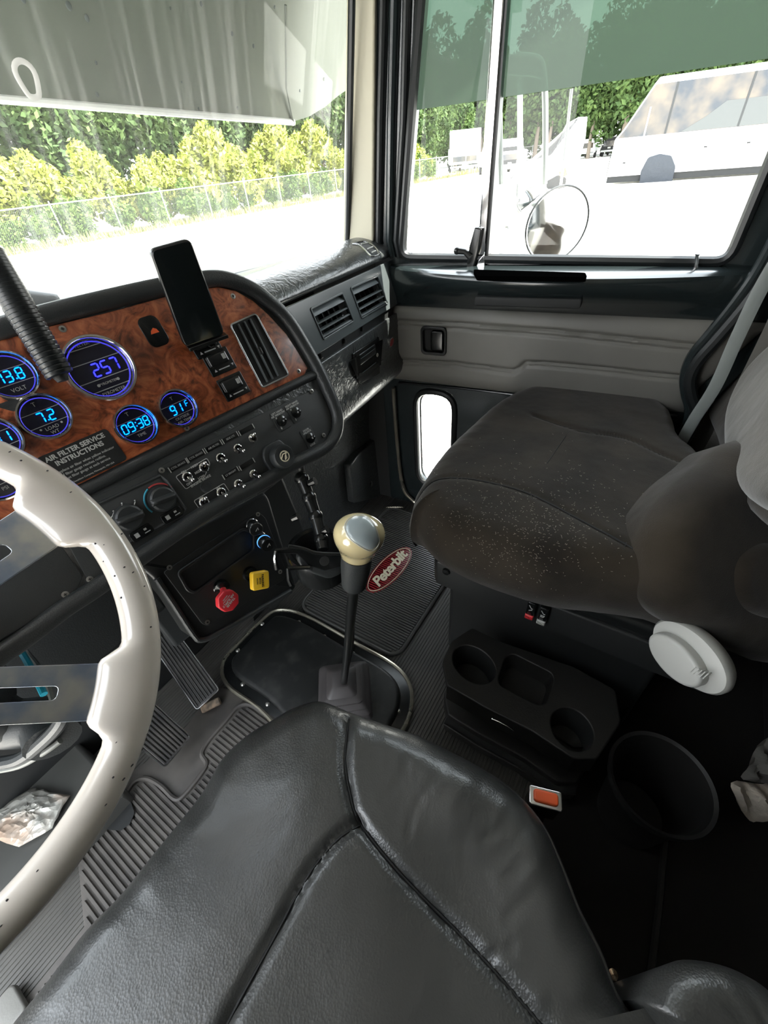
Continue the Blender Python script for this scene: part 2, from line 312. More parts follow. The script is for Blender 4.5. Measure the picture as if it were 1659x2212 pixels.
M['busglass'] = mat('bus_window_glass', (.02, .026, .035), .2, coat=.15, col2=(.10, .08, .06), vscale=.9, vdet=3); M['tyrecover'] = mat('blue_grey_wheel_cover', (.028, .032, .040), .8, bump=[('n', 3, .8, .1)])
M['maroon'] = mat('maroon_stripe', (.3, .03, .08), .4); M['tyre'] = mat('tyre_rubber', (.02, .02, .02), .8); M['galv'] = mat('galvanised_steel', (.35, .36, .35), .4, .6)
M['amber'] = mat('amber_lamp', (.8, .3, .04), .3); M['ceil'] = mat('grey_headliner', (.28, .27, .25), .9); M['carpet'] = mat('dark_sleeper_carpet', (.012, .011, .010), .95)
# ================================================================ frames of the cab
def tilt(rot, ph): r, q = R_(rot), R_(ph); return (math.cos(r), -math.sin(r), 0), (math.sin(r)*math.cos(q), math.cos(r)*math.cos(q), math.sin(q))
FA = Frame((0.415, 0.564, 0.805), *tilt(6, 66))            # driver's instrument panel
FB = Frame(pxk(460, 1200, .85), *tilt(6, 66))              # lower console with the air brake knobs
FD = Frame((1.155, 0.69, 0), (.1097, -.994, 0), (0, 0, 1)) # passenger door, u runs rearwards, v is height
FG = Frame((1.154, 0.703, 0.765), *tilt(-4.5, 90))         # passenger side dash face
FG2 = Frame(FG.O, FG.a, unit(FG.b-FG.n*.2))
FL = Frame((1.0, .862, 0), *tilt(-3, 90))                  # lower fire wall, passenger side
FWS = Frame((1.114, .852, .92), (math.cos(R_(12)), -math.sin(R_(12)), 0), unit(V(0, 0, 1)+.235*V(-math.sin(R_(12)), -math.cos(R_(12)), 0)))
def Q(F, pts, off=0): return [tuple(F.uv(x, y, off)[:2]) for x, y in pts]
def dist_poly(p, poly):
    d = 9
    for i in range(len(poly)-1):
        a, b = poly[i], poly[i+1]; ab = b-a; t = max(0, min(1, (p-a)@ab/(ab@ab+1e-12))); d = min(d, np.linalg.norm(p-a-t*ab))
    return d
# ================================================================ the cab shell
def ribbed(mb, x0, x1, y0, y1, z, pitch, h, along='x'):     # ribs run along x (or y)
    s0, s1 = (y0, y1) if along == 'x' else (x0, x1); prof = []; k = s0
    while k < s1-pitch*.5:
        prof += [(k, z), (k+pitch*.28, z), (k+pitch*.38, z+h), (k+pitch*.9, z+h)]; k += pitch
    prof.append((s1, z)); n = len(prof)
    vs = [((e, s, q) if along == 'x' else (s, e, q)) for e in ((x0, x1) if along == 'x' else (y0, y1)) for (s, q) in prof]
    return mb.add(vs, [(i, i+1, n+i+1, n+i) for i in range(n-1)])
mb = MB(); ribbed(mb, -.50, 1.26, -.05, .92, 0, .0085, .0016); struct(mb, 'floor', M['floor'], smooth=False)
struct(MB().box(.38, -.75, -.003, 1.9, 1.4, .004), 'trim_5', M['carpet'])          # carpet of the sleeper floor
struct(MB().box(.38, .2, -.06, 1.9, 3.2, .08), 'trim_6', M['matte'])
struct(MB().at(Frame((.38, .99, .40), *tilt(0, 84))).box(0, 0, 0, 1.9, .98, .05), 'wall_front', M['matte'])
struct(MB().box(.38, -1.45, .8, 1.9, .05, 2.0), 'wall_back', M['carpet'])
struct(MB().box(.38, -.25, 1.72, 1.9, 2.45, .05), 'ceiling', M['ceil'])
# left wall: unseen driver's door opening, cut to let light onto pedals and wheel
FLW = Frame((-.50, .80, 0), (0, 1, 0), (0, 0, 1))
mb = plate(FLW, [(-2.3, -.05), (.28, -.05), (.28, 1.75), (-2.3, 1.75)], [roundpoly([(-.48, .03), (.06, .03), (.06, .9), (-.02, 1.60), (-.48, 1.60)], .06)], -.05, 0)
struct(mb, 'wall_left', M['wallvin'])
# right wall behind the door (sleeper side)
struct(MB().box(1.285, -.85, .85, .05, 1.25, 1.8), 'wall_right', M['wallvin'])
# windshield, header, cowl
dw = FWS
cpt = dw.loc(CAM)
struct(MB().at(FWS).add([(-.78, -.02, 0), (.02, -.02, 0), (.02, .78, 0), (-.78, .78, 0)], [(0, 1, 2, 3)]), 'window_1', M['wind'])
lft = FWS.w((-.78, -.02, 0)); lt2 = FWS.w((-.78, .78, 0))
struct(MB().quad(lft, lt2, (-.48, lt2[1]-.1, lt2[2]), (-.48, lft[1]-.1, lft[2])), 'window_4', M['wind'])
struct(MB().tube([FWS.w((.008, -.03, .006)), FWS.w((.008, .78, .006))], .008, 8), 'trim_1', M['rubber'], label='black rubber windshield gasket')
struct(MB().tube([FWS.w((-.78, -.012, .006)), FWS.w((.02, -.012, .006))], .009, 8), 'trim_7', M['rubber'])
struct(MB().box(.38, .80, 1.62, 1.9, .34, .12), 'trim_2', M['ceil'])
# A-pillar: cream inner cover then the black door frame
A0, A1 = V(1.114, .862, .90), V(1.129, .772, 1.40); B0, B1 = V(1.130, .765, .90), V(1.137, .708, 1.40)
def ext(a, b, k): return a+(b-a)*k
mb = MB(); o = V(.045, .012, 0)
q = [A0, B0, ext(B0, B1, 1.6), ext(A0, A1, 1.6)]
mb.add(q+[p+o for p in q], [(0, 1, 2, 3), (4, 7, 6, 5), (0, 4, 5, 1), (1, 5, 6, 2), (2, 6, 7, 3), (3, 7, 4, 0)])
struct(mb, 'trim_3', M['cream_trim'], bevel=.006, label='cream windshield pillar cover')
# outer body of the pillar and wall ahead of the door
struct(MB().at(FD).box(-.20, .44, -.028, .34, .90, .05), 'trim_8', M['matte'])
struct(MB().at(FD).box(1.07, .40, -.075, .7, .86, .05).box(1.30, 1.1, -.075, .7, 1.2, .05), 'trim_17', M['wallvin'])
# ---------------------------------------------------------------- passenger door (structure door_1)
vent = Q(FD, [(868, 480), (870, 520), (880, 545), (900, 553), (1022, 553), (1036, 300), (1044, 0)])
vu = [p[0] for p in vent]
win = roundpoly([(.012, .905), (.845, .872), (.853, 1.46), (.085, 1.46)], [.04, .03, .04, .06])
e1 = FD.uv(1575, 562); e2 = FD.uv(1659, 339); rear_u = e1[0]
win = roundpoly([(FD.uv(866, 548)[0], FD.uv(900, 555)[1]), (rear_u, FD.uv(1560, 566)[1]), (rear_u+.01, 1.46), (FD.uv(905, 0)[0]+.03, 1.50)], [.035, .03, .05, .06])
peep = roundpoly(Q(FD, [(872, 925), (893, 862), (935, 850), (968, 872), (985, 905), (980, 985), (945, 1030), (915, 1035), (888, 1000)]), .03)
peep = circle(1, 40); pc = (.103, .315)
peep = roundpoly([(.030, .115), (.170, .115), (.170, .50), (.030, .50)], .062)
door_out = roundpoly([(-.10, -.02), (.78, -.02), (.80, .45), (.93, .80), (.96, 1.0), (.96, 1.62), (-.075, 1.62)], .04)
door = Thing('door', 'passenger door', 'door', F=FD, kind='structure'); door.o.name = 'door_1'; del door.o['label']; del door.o['category']
mb = plate(FD, door_out, [win, peep], -.045, 0, .004); make(mb, 'door_shell', M['door'], door)
# glass, film
struct(MB().at(FD).quad((0, .84, -.02), (.9, .84, -.02), (.9, 1.56, -.02), (0, 1.56, -.02)), 'window_2', M['clear'])
struct(MB().at(FD).quad((0, .08, -.02), (.17, .08, -.02), (.17, .50, -.02), (0, .50, -.02)), 'window_5', M['clear'])
make(MB().at(FD).quad((0, 1.176, -.014), (.45*0+.9, 1.176, -.014), (.9, 1.56, -.014), (0, 1.56, -.014)), 'tint_band', M['tinted'], door, label='dark green tinted band across the top of the glass')
def loop3(F, pts, w): return [F.w((p[0], p[1], w)) for p in pts]
make(MB().tube(loop3(FD, win, .002), .011, 8, closed=True), 'window_seal', M['rubber'], door)
def inset(pts, k):
    P = np.array(pts); c = P.mean(0); T = np.roll(P, -1, 0)-np.roll(P, 1, 0); L = np.linalg.norm(T, axis=1, keepdims=True)+1e-9; N = np.c_[T[:, 1], -T[:, 0]]/L
    if 0.5*np.sum(P[:, 0]*np.roll(P[:, 1], -1)-np.roll(P[:, 0], -1)*P[:, 1]) < 0: N = -N
    return [tuple(x) for x in P-N*k]
dv = [FD.uv(1040, 572), FD.uv(1054, 0)]; du = dv[0][0]
# vent window: bright inner frame and the chrome division bar
vw = roundpoly([(win[2][0]+.012, FD.uv(900, 553)[1]+.006), (du-.008, FD.uv(900, 553)[1]+.006), (du-.002, 1.45), (FD.uv(905, 0)[0]+.034, 1.49)], [.03, .01, .01, .06])
u0b = FD.uv(873, 520)[0]; u0t = FD.uv(918, 20)[0]
vw = roundpoly([(u0b, FD.uv(890, 556)[1]), (du-.010, FD.uv(1000, 556)[1]), (du-.004, 1.46), (u0t-.004, 1.47)], [.035, .008, .01, .07])
make(MB().tube(loop3(FD, vw, -.004), .0065, 8, closed=True), 'vent_window_frame', M['brushed'], door)
mb = MB().at(FD); mb.prism([(du-.012, .862), (du+.012, .862), (du+.016, 1.5), (du-.009, 1.5)], -.02, .006); make(mb, 'division_bar', M['chrome'], door, bevel=.005)
mb = MB().at(FD); mb.prism([(du+.013, .87), (du+.018, .87), (du+.021, 1.5), (du+.017, 1.5)], -.02, .008); make(mb, 'division_seal', M['rubber'], door)
# vent latch
lf = Frame(FD.w((0, 0, .008)), FD.a, FD.b); lp = Q(FD, [(1030, 488), (1046, 492), (1038, 540), (1028, 575), (1012, 572), (1018, 530)])
mb = MB().at(FD).slab(roundpoly(lp, .004), .0, .02, .003); lt = make(mb, 'vent_latch', M['black'], door, bevel=.001)
p = [FD.uv(1022, 552), FD.uv(1010, 540), FD.uv(993, 538)]
make(MB().at(FD).tube([(q[0], q[1], .022) for q in p], [.008, .007, .008], 10).ball((p[2][0], p[2][1], .022), .009), 'latch_lever', M['satin'], sub=lt)
make(MB().at(FD).prism([(q[0]+.004, q[1]) for q in Q(FD, [(1033, 560), (1046, 545), (1048, 578), (1026, 580)])], 0, .014), 'latch_plate', M['chrome'], door, bevel=.002)
# sill moulding: a swelling shelf below the glass
def sillfn(s, t):
    u = -.03+.93*s; sw = .018+.088*math.sin(math.pi*min(1, max(0, (u+.02)/.86)))**.8
    prof = [(.868, -.012), (.867, sw*.3), (.864, sw*.72), (.858, sw*.94), (.848, sw), (.83, sw*.94), (.806, sw*.70), (.785, sw*.42), (.762, .012), (.755, 0)]
    k = t*(len(prof)-1); i = min(int(k), len(prof)-2); f = k-i; a, b = prof[i], prof[i+1]
    return (u, a[0]+(b[0]-a[0])*f, a[1]+(b[1]-a[1])*f)
make(MB().at(FD).grid(sillfn, 60, 24), 'sill_moulding', M['door'], door)
FT = Frame((0, 0, .866), (.1097, -.994, 0), (-.994, -.1097, 0))
a = [FT.uv(x, y)[:2] for x, y in ((1022, 592), (1262, 600), (1266, 610), (1030, 607))]
make(MB().at(FT).slab(roundpoly(a, .008), -.01, -.0003, .001), 'grip_slot', M['slotshade'], door)  # no recess cut; the slot's inner shade is put into its black colour
for (x0, y0, x1, y1, ww) in ((1026, 650, 1256, 656, .085),):
    a = FD.uv(x0, y0, ww)[:2]; b = FD.uv(x1, y1, ww)[:2]; h = .011
    mb = MB().at(FD).slab(roundpoly([(a[0], a[1]-h), (b[0], b[1]-h), (b[0], b[1]+h), (a[0], a[1]+h)], .007), ww-.05, ww+.004, .003)
    make(mb, 'grip_slot', M['matte'], door)
p = FD.uv(1503, 585, .02); q = FD.uv(1508, 548, .02)
make(MB().at(FD).tube([(p[0], p[1], .02), (q[0], q[1]-.004, .02), (q[0], q[1], .02)], [.004, .0035, .006], 10), 'lock_button', M['brushed'], door)
# padded grey vinyl panel with two sewn grooves
g1 = [V(*x) for x in Q(FD, [(868, 688), (1000, 694), (1200, 708), (1400, 728), (1540, 742)])]
g2 = [V(*x) for x in Q(FD, [(868, 772), (990, 778), (1112, 794), (1126, 788), (1140, 776), (1200, 778), (1480, 806)])]
g1b = [p-V(0, .014) for p in g1]; g2b = [p-V(0, .010) for p in g2]
hx = Q(FD, [(943, 731)])[0]
def panfn(s, t):
    u = -.045+.915*s; top = .762; bot = .530; v = bot+(top-bot)*t
    rearlim = .80+.10*max(0, (v-.60)/.2); u = min(u, rearlim)
    P = V(u, v); e = min(v-bot, top-v, .04)/.04; e2 = min(max(0, rearlim-u), .05)/.05
    w = .022*math.sqrt(max(0, 1-(1-e)**2))*math.sqrt(max(0, 1-(1-e2)**2))+.002
    for g, k in ((g1, .007), (g1b, .005), (g2, .008), (g2b, .005)):
        w -= k*math.exp(-(dist_poly(P, g)/.0042)**2)
    if abs(u-hx[0]) < .036 and abs(v-hx[1]) < .036: w = min(w, .004)
    return (u, v, w)
make(MB().at(FD).grid(panfn, 200, 70), 'vinyl_panel', M['vinyl'], door, ang=60)
# inside door handle
F = FD.move(hx[0], hx[1], .012); hh = MB().at(F); o_ = rrect(.082, .083, .014)
make(plate(F, o_, [rrect(.066, .066, .010)], 0, .016, .002), 'handle_surround', M['black'], door)
make(MB().at(F).box(0, 0, -.004, .072, .072, .006), 'handle_recess', M['matte'], door)
make(MB().at(F).slab(rrect(.040, .058, .008, cx=.010), 0, .015, .004), 'door_handle', M['black'], door)
# lower trim line, screw, corrugated rear seals
p = [FD.uv(x, y, .0) for x, y in [(862, 826), (1000, 838), (1100, 850)]]; p.append(V(.78, p[-1][1]-.004, 0))
make(MB().at(FD).tube([(q[0], q[1], .004) for q in p], .0035, 8), 'lower_bead', M['satin'], door)
q = FD.uv(1107, 859); make(MB().at(FD.move(q[0], q[1], 0)).lathe([(0, .002), (.003, .0018), (.004, 0)], 12), 'screw', M['screw'], door)
make(MB().tube(loop3(FD, peep, .003), .010, 8, closed=True), 'lookdown_window_seal', M['rubber'], door)
make(MB().tube(loop3(FD, inset(peep, .012), -.016), .004, 8, closed=True), 'lookdown_window_trim', M['brushed'], door)
# door opening seals on the body, front and rear
def seal(px, r, off, m, name, lab=None, n=10, ext_=None):
    P = [FD.w(FD.uv(x, y, off)) for x, y in px]
    if ext_: P = [P[0]+ext_]+P
    return struct(MB().tube(cat(P, 6), r, n), name, m, label=lab)
for k, (xt, xb, r) in enumerate(((818, 818, .010), (842, 842, .011), (868, 856, .009))):
    P = [FD.w(FD.uv(xt+12, -40, .004)), FD.w(FD.uv(xt+4, 260, .004)), FD.w(FD.uv(xb, 520, .004)), FD.w(FD.uv(xb+8, 556, .004))]
    make(MB().tube(P, r, 10), 'frame_moulding', M['rubber' if k != 1 else 'door'], door)
P = [FD.w((-.045, .50, .012)), FD.w((-.045, .30, .012)), FD.w((-.035, .10, .012)), FD.w((0, .03, .012)), FD.w((.08, .012, .012)), FD.w((.5, .012, .012))]
struct(MB().tube(cat(P, 6), .007, 10), 'trim_4', M['alutrim'], label='bright strip along the door opening')
P = [V(x, y, 0) for x, y in ()]
seal([(1720, 470), (1659, 592), (1610, 660), (1552, 728), (1508, 778), (1490, 815), (1492, 850), (1502, 885), (1492, 925), (1468, 970)], .014, .05, M['rubber'], 'trim_9', 'curved black door seal')
seal([(1700, 460), (1640, 575), (1590, 648), (1536, 716), (1494, 768), (1478, 812), (1480, 850), (1488, 885), (1478, 925), (1455, 965)], .010, .045, M['door'], 'trim_10')
# B-pillar cover and quilted side behind the seals
F = Frame(FD.w((.86, 0, .03)), unit((.05, -1, 0)), (0, 0, 1))
def quilt(s, t):
    u = .0+.75*s; v = .0+1.65*t; w = 0.02
    for vv in (.45, .80, 1.15): w -= .012*math.exp(-((v-vv)/.02)**2)
    for uu in (.28, .56): w -= .010*math.exp(-((u-uu)/.02)**2)
    return (u, v, w)
struct(MB().at(F).grid(quilt, 60, 90), 'trim_11', M['wallvin'])
# ================================================================ driver's instrument panel
outer_px = [(-120, 724), (0, 696), (74, 674), (200, 642), (348, 607), (449, 590), (500, 593), (547, 609), (579, 629), (630, 676), (677, 750), (704, 801), (733, 868), (741, 909), (735, 949), (704, 982),
            (636, 1018), (581, 1060), (460, 1124), (350, 1194), (221, 1286), (150, 1332), (70, 1392), (-40, 1440), (-200, 1400), (-260, 1000)]
OU = Q(FA, outer_px)
DA = Thing('instrument_panel', 'curved driver dashboard with red burl wood face, blue digital gauges and switch rows', 'dashboard', F=FA)
mb = MB().at(FA).slab(OU, -.16, .001, .010); make(mb, 'housing', M['pad'], DA, ang=50)
rim_px = [(-120, 738), (0, 712), (74, 690), (200, 657), (348, 622), (449, 605), (495, 608), (538, 625), (568, 645), (617, 690), (662, 760), (690, 812), (718, 875), (726, 909), (720, 942), (694, 970),
          (628, 1004), (560, 1044), (450, 1102), (340, 1176), (208, 1268), (140, 1312), (60, 1372), (-50, 1450)]
P = [FA.w((p[0], p[1], .004)) for p in Q(FA, rim_px)]
make(MB().tube(cat(P, 5), .0125, 14), 'padded_rim', M['rimpad'], DA)
ridge = [(-60, 1170), (60, 1112), (190, 1056), (400, 950), (545, 876), (660, 818), (688, 808)]
make(MB().tube(cat([FA.w((p[0], p[1], .001)) for p in Q(FA, ridge)], 5), .0085, 12), 'padded_ridge', M['rimpad'], DA)
wood_px = [(-120, 762), (0, 737), (101, 708), (236, 676), (344, 646), (420, 628), (470, 622), (506, 630), (545, 652), (579, 683), (616, 723), (640, 760), (662, 796), (655, 810), (400, 932), (200, 1032), (60, 1100), (-60, 1160), (-120, 1150)]
make(MB().at(FA).slab(Q(FA, wood_px), 0, .0045, .001), 'wood_panel', M['burl'], DA, ang=50)
sw_px = roundpoly([(188, 1080), (330, 1015), (545, 903), (687, 836), (712, 892), (716, 935), (700, 962), (640, 996), (557, 1045), (441, 1110), (330, 1172), (215, 1238), (150, 1180)], 10)
make(MB().at(FA).slab(Q(FA, sw_px), 0, .003, .001), 'switch_panel', M['panel'], DA)
cl_px = roundpoly([(196, 1096), (344, 1028), (352, 1034), (396, 1096), (392, 1110), (262, 1180), (215, 1200)], 8)
clm = make(MB().at(FA).slab(Q(FA, cl_px), .003, .006, .001), 'climate_panel', M['panel'], DA)
make(MB().at(FA).tube([FA_ for FA_ in [(p[0], p[1], .005) for p in Q(FA, [(196, 1096), (344, 1028), (356, 1040), (398, 1100), (390, 1112), (262, 1180)])]], .0028, 8), 'panel_lip', M['rimpad'], sub=clm)
lw_px = roundpoly([(-60, 1200), (105, 1130), (132, 1178), (178, 1245), (165, 1275), (60, 1345), (-60, 1420)], 8)
make(MB().at(FA).slab(Q(FA, lw_px), 0, .004, .001), 'left_panel', M['panel'], DA)
make(MB().at(FA).slab(Q(FA, roundpoly([(118, 1126), (190, 1095), (232, 1170), (222, 1238), (196, 1262), (182, 1240)], 6)), 0, .004, .001), 'left_panel', M['panel'], DA)
def at(px, py, w=.0): p = FA.uv(px, py); return FA.move(p[0], p[1], w)
def screw(px, py, F0=None, off=.004, th=DA, r=.0042):
    F0 = F0 or FA; p = F0.uv(px, py, off); f = F0.move(p[0], p[1], off)
    s = make(MB().at(f).lathe([(0, .0008), (r*.35, .0008), (r*.45, .0014), (r, .0010), (r, 0)], 14), 'screw', M['screw'], th)
    make(MB().at(f).box(0, 0, .0012, r*.9, r*.22, .0008).box(0, 0, .0012, r*.22, r*.9, .0008), 'screw_slot', M['matte'], sub=s, smooth=False)
for q in ((135, 711), (403, 925), (645, 802), (503, 640), (349, 1016), (423, 1116), (673, 845), (699, 940), (141, 1284), (194, 1251)): screw(*q)
# gauges
def gauge(px, py, r, digits, dh, du_, name, legend=(), big=False, dv_=0.0, mat_=None, extra=None, dots=False):
    f = at(px, py, .004); n = 40
    g = make(MB().at(f).lathe([(r*.82, .004), (r*.85, .010), (r*.90, .0125), (r*.96, .0125), (r, .009), (r, 0)], n), name, M['chrome'], DA, label='chrome-ringed round digital gauge')
    make(MB().at(f).lathe([(0, .003), (r*.87, .003)], n), 'gauge_face', M['gaugeface'], sub=g)
    make(MB().at(f).lathe([(r*.79, .0034), (r*.825, .0045)], n), 'edge_glow', M['glow'], sub=g)
    mb = MB().at(f)
    for k in ([.66, .26, -.26, -.58] if big else [.28, -.30]):
        h = r*.84*math.sqrt(1-k*k); mb.box(0, r*k, .0036, 2*h*.92, r*.022, .0004)
    for x, y, s, tx in legend:
        t = text(f, tx, s*r, x*r, y*r, .0038); mb.v += t.v and [] or []; k = len(mb.v); mb.v += t.v; mb.f += [tuple(i+k for i in q) for q in t.f]
    if dots:
        for s_ in (-1, 1): mb.lathe([(0, .0042), (r*.045, .0042)], 10, cx=s_*r*(.30 if big else .42)-.0*r, cy=-r*.42)
    make(mb, 'legend', M['grey_print'], sub=g, smooth=False)
    if digits: make(seg(MB().at(f), digits, dh*r, du_*r, dv_*r, .0044), 'digits', mat_ or M['blue'], sub=g, smooth=False)
gauge(213, 800, .0435, '257', .36, -.22, 'pyrometer_gauge', [(-.05, .76, .13, 'TELTEK'), (0, -.42, .10, 'PYROMETER'), (0, -.70, .13, 'PYROMETER')], True, 0, M['deepblue'], dots=True)
gauge(380, 885, .0287, '91', .44, -.38, 'air_temperature_gauge', [(0, -.45, .19, 'OUTSIDE'), (0, -.66, .19, 'AIR-TEMP'), (0, .55, .24, 'T')])
make(seg(MB().at(at(380, 885, .004)), 'F', .008, .0135, .002, .0044), 'unit_digit', M['blue'], DA, smooth=False)
gauge(290, 920, .0287, '09:38', .42, -.66, 'clock_gauge', [(0, -.50, .20, 'TIME'), (-.05, .58, .26, 'T')])
gauge(95, 903, .0287, '7.2', .42, -.28, 'load_gauge', [(0, -.48, .20, 'LOAD'), (0, -.68, .20, 'WT'), (-.05, .58, .26, 'T')], dots=True)
gauge(20, 816, .0287, '13.8', .42, -.50, 'volt_gauge', [(0, -.55, .22, 'VOLT'), (-.05, .58, .26, 'T')])
gauge(-14, 956, .0287, '11', .42, .0, 'pressure_gauge', [(0, -.55, .2, 'PSI')])
gauge(-8, 1032, .0287, '', .42, .0, 'lower_gauge', [(0, -.5, .2, 'PSI')])
# black oval plate with the red marker, warning triangle, instruction placard
p = at(330, 718, .004); o = make(MB().at(p).slab(rrect(.030, .042, .010), 0, .0015, .0008), 'oval_plate', M['black'], DA)
make(MB().at(p).prism([(-.006, -.003), (.0065, -.003), (.005, .002), (.001, .0045), (-.004, .001)], .0016, .002), 'orange_mark', M['orange'], sub=o, smooth=False)
make(MB().at(at(24, 880, .004)).prism([(-.014, .007), (.014, .007), (.001, -.008)], 0, .0006), 'triangle_mark', M['matte'], DA, smooth=False)
pp = at(181, 992, .004)
pl_ = make(MB().at(pp).slab(rrect(.088, .047, .005), 0, .0012, .0004), 'instruction_placard', M['matte'], DA)
t = text(pp, 'AIR FILTER SERVICE\nINSTRUCTIONS', .0085, 0, .0125, .0016, bold=.03); t2 = text(pp, '• Replace air filter when yellow indicator\n    of filter gauge reaches redline.\n• Reset filter gauge at each service', .0046, -.038, -.007, .0016, 'LEFT', line=1.15)
t3 = text(pp, 'Donaldson Company, Minneapolis, MN USA', .003, .0, -.0195, .0016)
for q in (t2, t3): k = len(t.v); t.v += q.v; t.f += [tuple(i+k for i in g) for g in q.f]
make(t, 'placard_text', M['white'], sub=pl_, smooth=False)
# rocker switches (three, one half hidden under the phone)
for (px, py, sym, hid) in ((440, 745, '', 1), (471, 783, '', 0), (502, 836, '', 0)):
    f = at(px, py, .004)
    b = make(MB().at(f).slab(rrect(.046, .036, .002), 0, .0022, .0008), 'rocker_switch', M['black'], DA)
    make(MB().at(f.move(-.002, .004)).slab(rrect(.034, .018, .003), .002, .008, .003), 'rocker', M['satin'], sub=b, bevel=.001)
    mb = MB().at(f).box(.002, -.011, .0025, .020, .0016, .0004).box(-.0185, .004, .0025, .001, .014, .001)
    mb.prism([(-.016, -.0125), (-.0115, -.0125), (-.0138, -.0085)], .0023, .0027); mb.prism([(.016, -.0085), (.0205, -.0085), (.0182, -.0125)], .0023, .0027)
    mb.box(.008, .005, .0082, .006, .008, .0003)
    make(mb, 'switch_legend', M['grey_print'], sub=b, smooth=False)
# tall air vent in the wood
vp = Q(FA, [(492, 705), (548, 680), (620, 812), (562, 840)])
vo = roundpoly(vp, .006); c = np.mean(np.array(vp), 0)
vt = make(plate(FA, inset(vo, -.001), [inset(vo, .0016)], .004, .0085, .0004), 'air_vent_frame', M['brushed'], DA)
make(MB().at(FA).prism(inset(vo, .001), -.001, .0052), 'vent_cavity', M['matte'], sub=vt)
ax = unit(V(*vp[3])-V(*vp[0])); wd = unit(V(*vp[1])-V(*vp[0])); Wd = np.linalg.norm(V(*vp[1])-V(*vp[0])); Lg = np.linalg.norm(V(*vp[3])-V(*vp[0]))
for k in (.27, .5, .73):
    a = V(*vp[0])+wd*Wd*k+ax*.004; b = V(*vp[3])+wd*Wd*k-ax*.004
    make(MB().at(FA).prism([tuple(a-wd*.0011), tuple(a+wd*.0011), tuple(b+wd*.0011), tuple(b-wd*.0011)], .004, .009), 'vent_slat', M['vent'], sub=vt, bevel=.0005)
make(MB().at(FA.move(c[0], c[1], .008)).box(.0, 0, 0, .006, .012, .004), 'vent_tab', M['satin'], sub=vt, bevel=.001)
# window and lock switches with engraved plates
def plate_switch(px, py, top, bottom, arrows):
    f = at(px, py, .003)
    b = make(MB().at(f).slab(rrect(.027, .036, .0015), 0, .0012, .0005), 'switch_plate', M['panel'], DA, label='engraved switch plate with round black toggle')
    mb = text(f, top, .0048, 0, .0125, .0016, bold=.02, line=.9)
    if bottom:
        q = text(f, bottom, .0048, -.001, -.0145, .0016, bold=.02); k = len(mb.v); mb.v += q.v; mb.f += [tuple(i+k for i in g) for g in q.f]
    if arrows:
        for y, s in ((.0055, 1), (-.0125, -1)): mb.at(f); mb.prism([(-.0085, y), (-.0045, y), (-.0065, y+.003*s)], .0013, .0016); mb.box(-.0065, y-.0012*s, .0014, .0015, .0022, .0003)
    make(mb, 'engraving', M['white'], sub=b, smooth=False)
    make(MB().at(f.move(.0, -.002)).lathe([(0, .007), (.004, .0065), (.0075, .0045), (.0095, .0035), (.0095, .001)], 22), 'switch_bezel', M['black'], sub=b)
    make(MB().at(f.move(.0, -.002)).lathe([(0, .0165), (.0028, .0155), (.0042, .013), (.0036, .009), (.003, .005)], 16), 'toggle', M['black'], sub=b)
plate_switch(604, 908, 'LEFT HAND\nAIR WINDOW', '', True); plate_switch(635, 890, 'RIGHT HAND\nAIR WINDOW', '', True); plate_switch(666, 945, 'DOOR\nUNLOCK', 'LOCK', False)
# round black knob with the cream emblem
f = at(598, 985, .003)
kb = make(MB().at(f).slab(roundpoly([(-.028, -.024), (.020, -.026), (.026, .0), (.016, .026), (-.018, .026), (-.030, .010)], .008), 0, .006, .003), 'round_control', M['plastic'], DA)
f2 = f.move(.001, -.003, .006)
make(MB().at(f2).lathe([(0, .013), (.012, .0135), (.016, .015), (.019, .0145), (.021, .011), (.022, 0)], 40), 'knob', M['plastic'], sub=kb)
mb = MB().at(f2)
mb.lathe([(.0078, .0142), (.0098, .0142)], 32)
mb.tube([(-.008, -.001, .0144), (-.002, .0045, .0144), (.006, .004, .0144)], .0011, 6).tube([(.006, .004, .0144), (.001, .0, .0144), (-.002, -.006, .0144), (.002, -.004, .0144), (.003, .001, .0144)], .001, 6)
make(mb, 'emblem', M['matcream'], sub=kb)
# toggle switches
def toggle(px, py, ang, boot=True, ln=.014):
    f = at(px, py, .003)
    b = make(MB().at(f).lathe([(.0035, .004), (.0062, .0042), (.0078, .003), (.0082, 0)], 20), 'toggle_switch', M['chrome'], DA)
    d = V(math.sin(R_(ang))*.5, math.cos(R_(ang))*.5, 1); d = d/np.linalg.norm(d)
    make(MB().at(f).tube([V(0, 0, .003), d*ln*.6, d*ln], [.0018, .0022, .0033], 10).ball(d*ln, .0033, 10, 6), 'lever', M['chrome'], sub=b)
for a in ((474, 990, 170), (511, 970, 160), (543, 948, 10), (512, 1046, 160), (545, 1025, 160), (402, 1031, 170), (438, 1010, 10), (438, 1085, 20), (475, 1064, 175)): toggle(*a)
def sticker(px, py, tx, wd_=.031):
    f = at(px, py, .003); b = make(MB().at(f).slab(rrect(wd_, .0085, .001), 0, .0016, .0005), 'label_holder', M['satin'], DA)
    mb = MB().at(f)
    for s in (-1, 1): mb.box(s*(wd_/2-.0012), 0, .0018, .0012, .0085, .0008)
    make(mb, 'holder_clip', M['ltgrey'], sub=b)
    if tx: make(text(f, tx, .0042, 0, 0, .002), 'label_text', M['grey_print'], sub=b, smooth=False)
for a in ((383, 1006, 'CTSL BRAKE'), (421, 985, 'CTSL BRAKE'), (459, 965, 'AIR FILTER'), (495, 946, 'SIDE LTS'), (530, 929, ''), (496, 1022, 'LT BRIGHT'), (531, 1003, '')): sticker(*a)
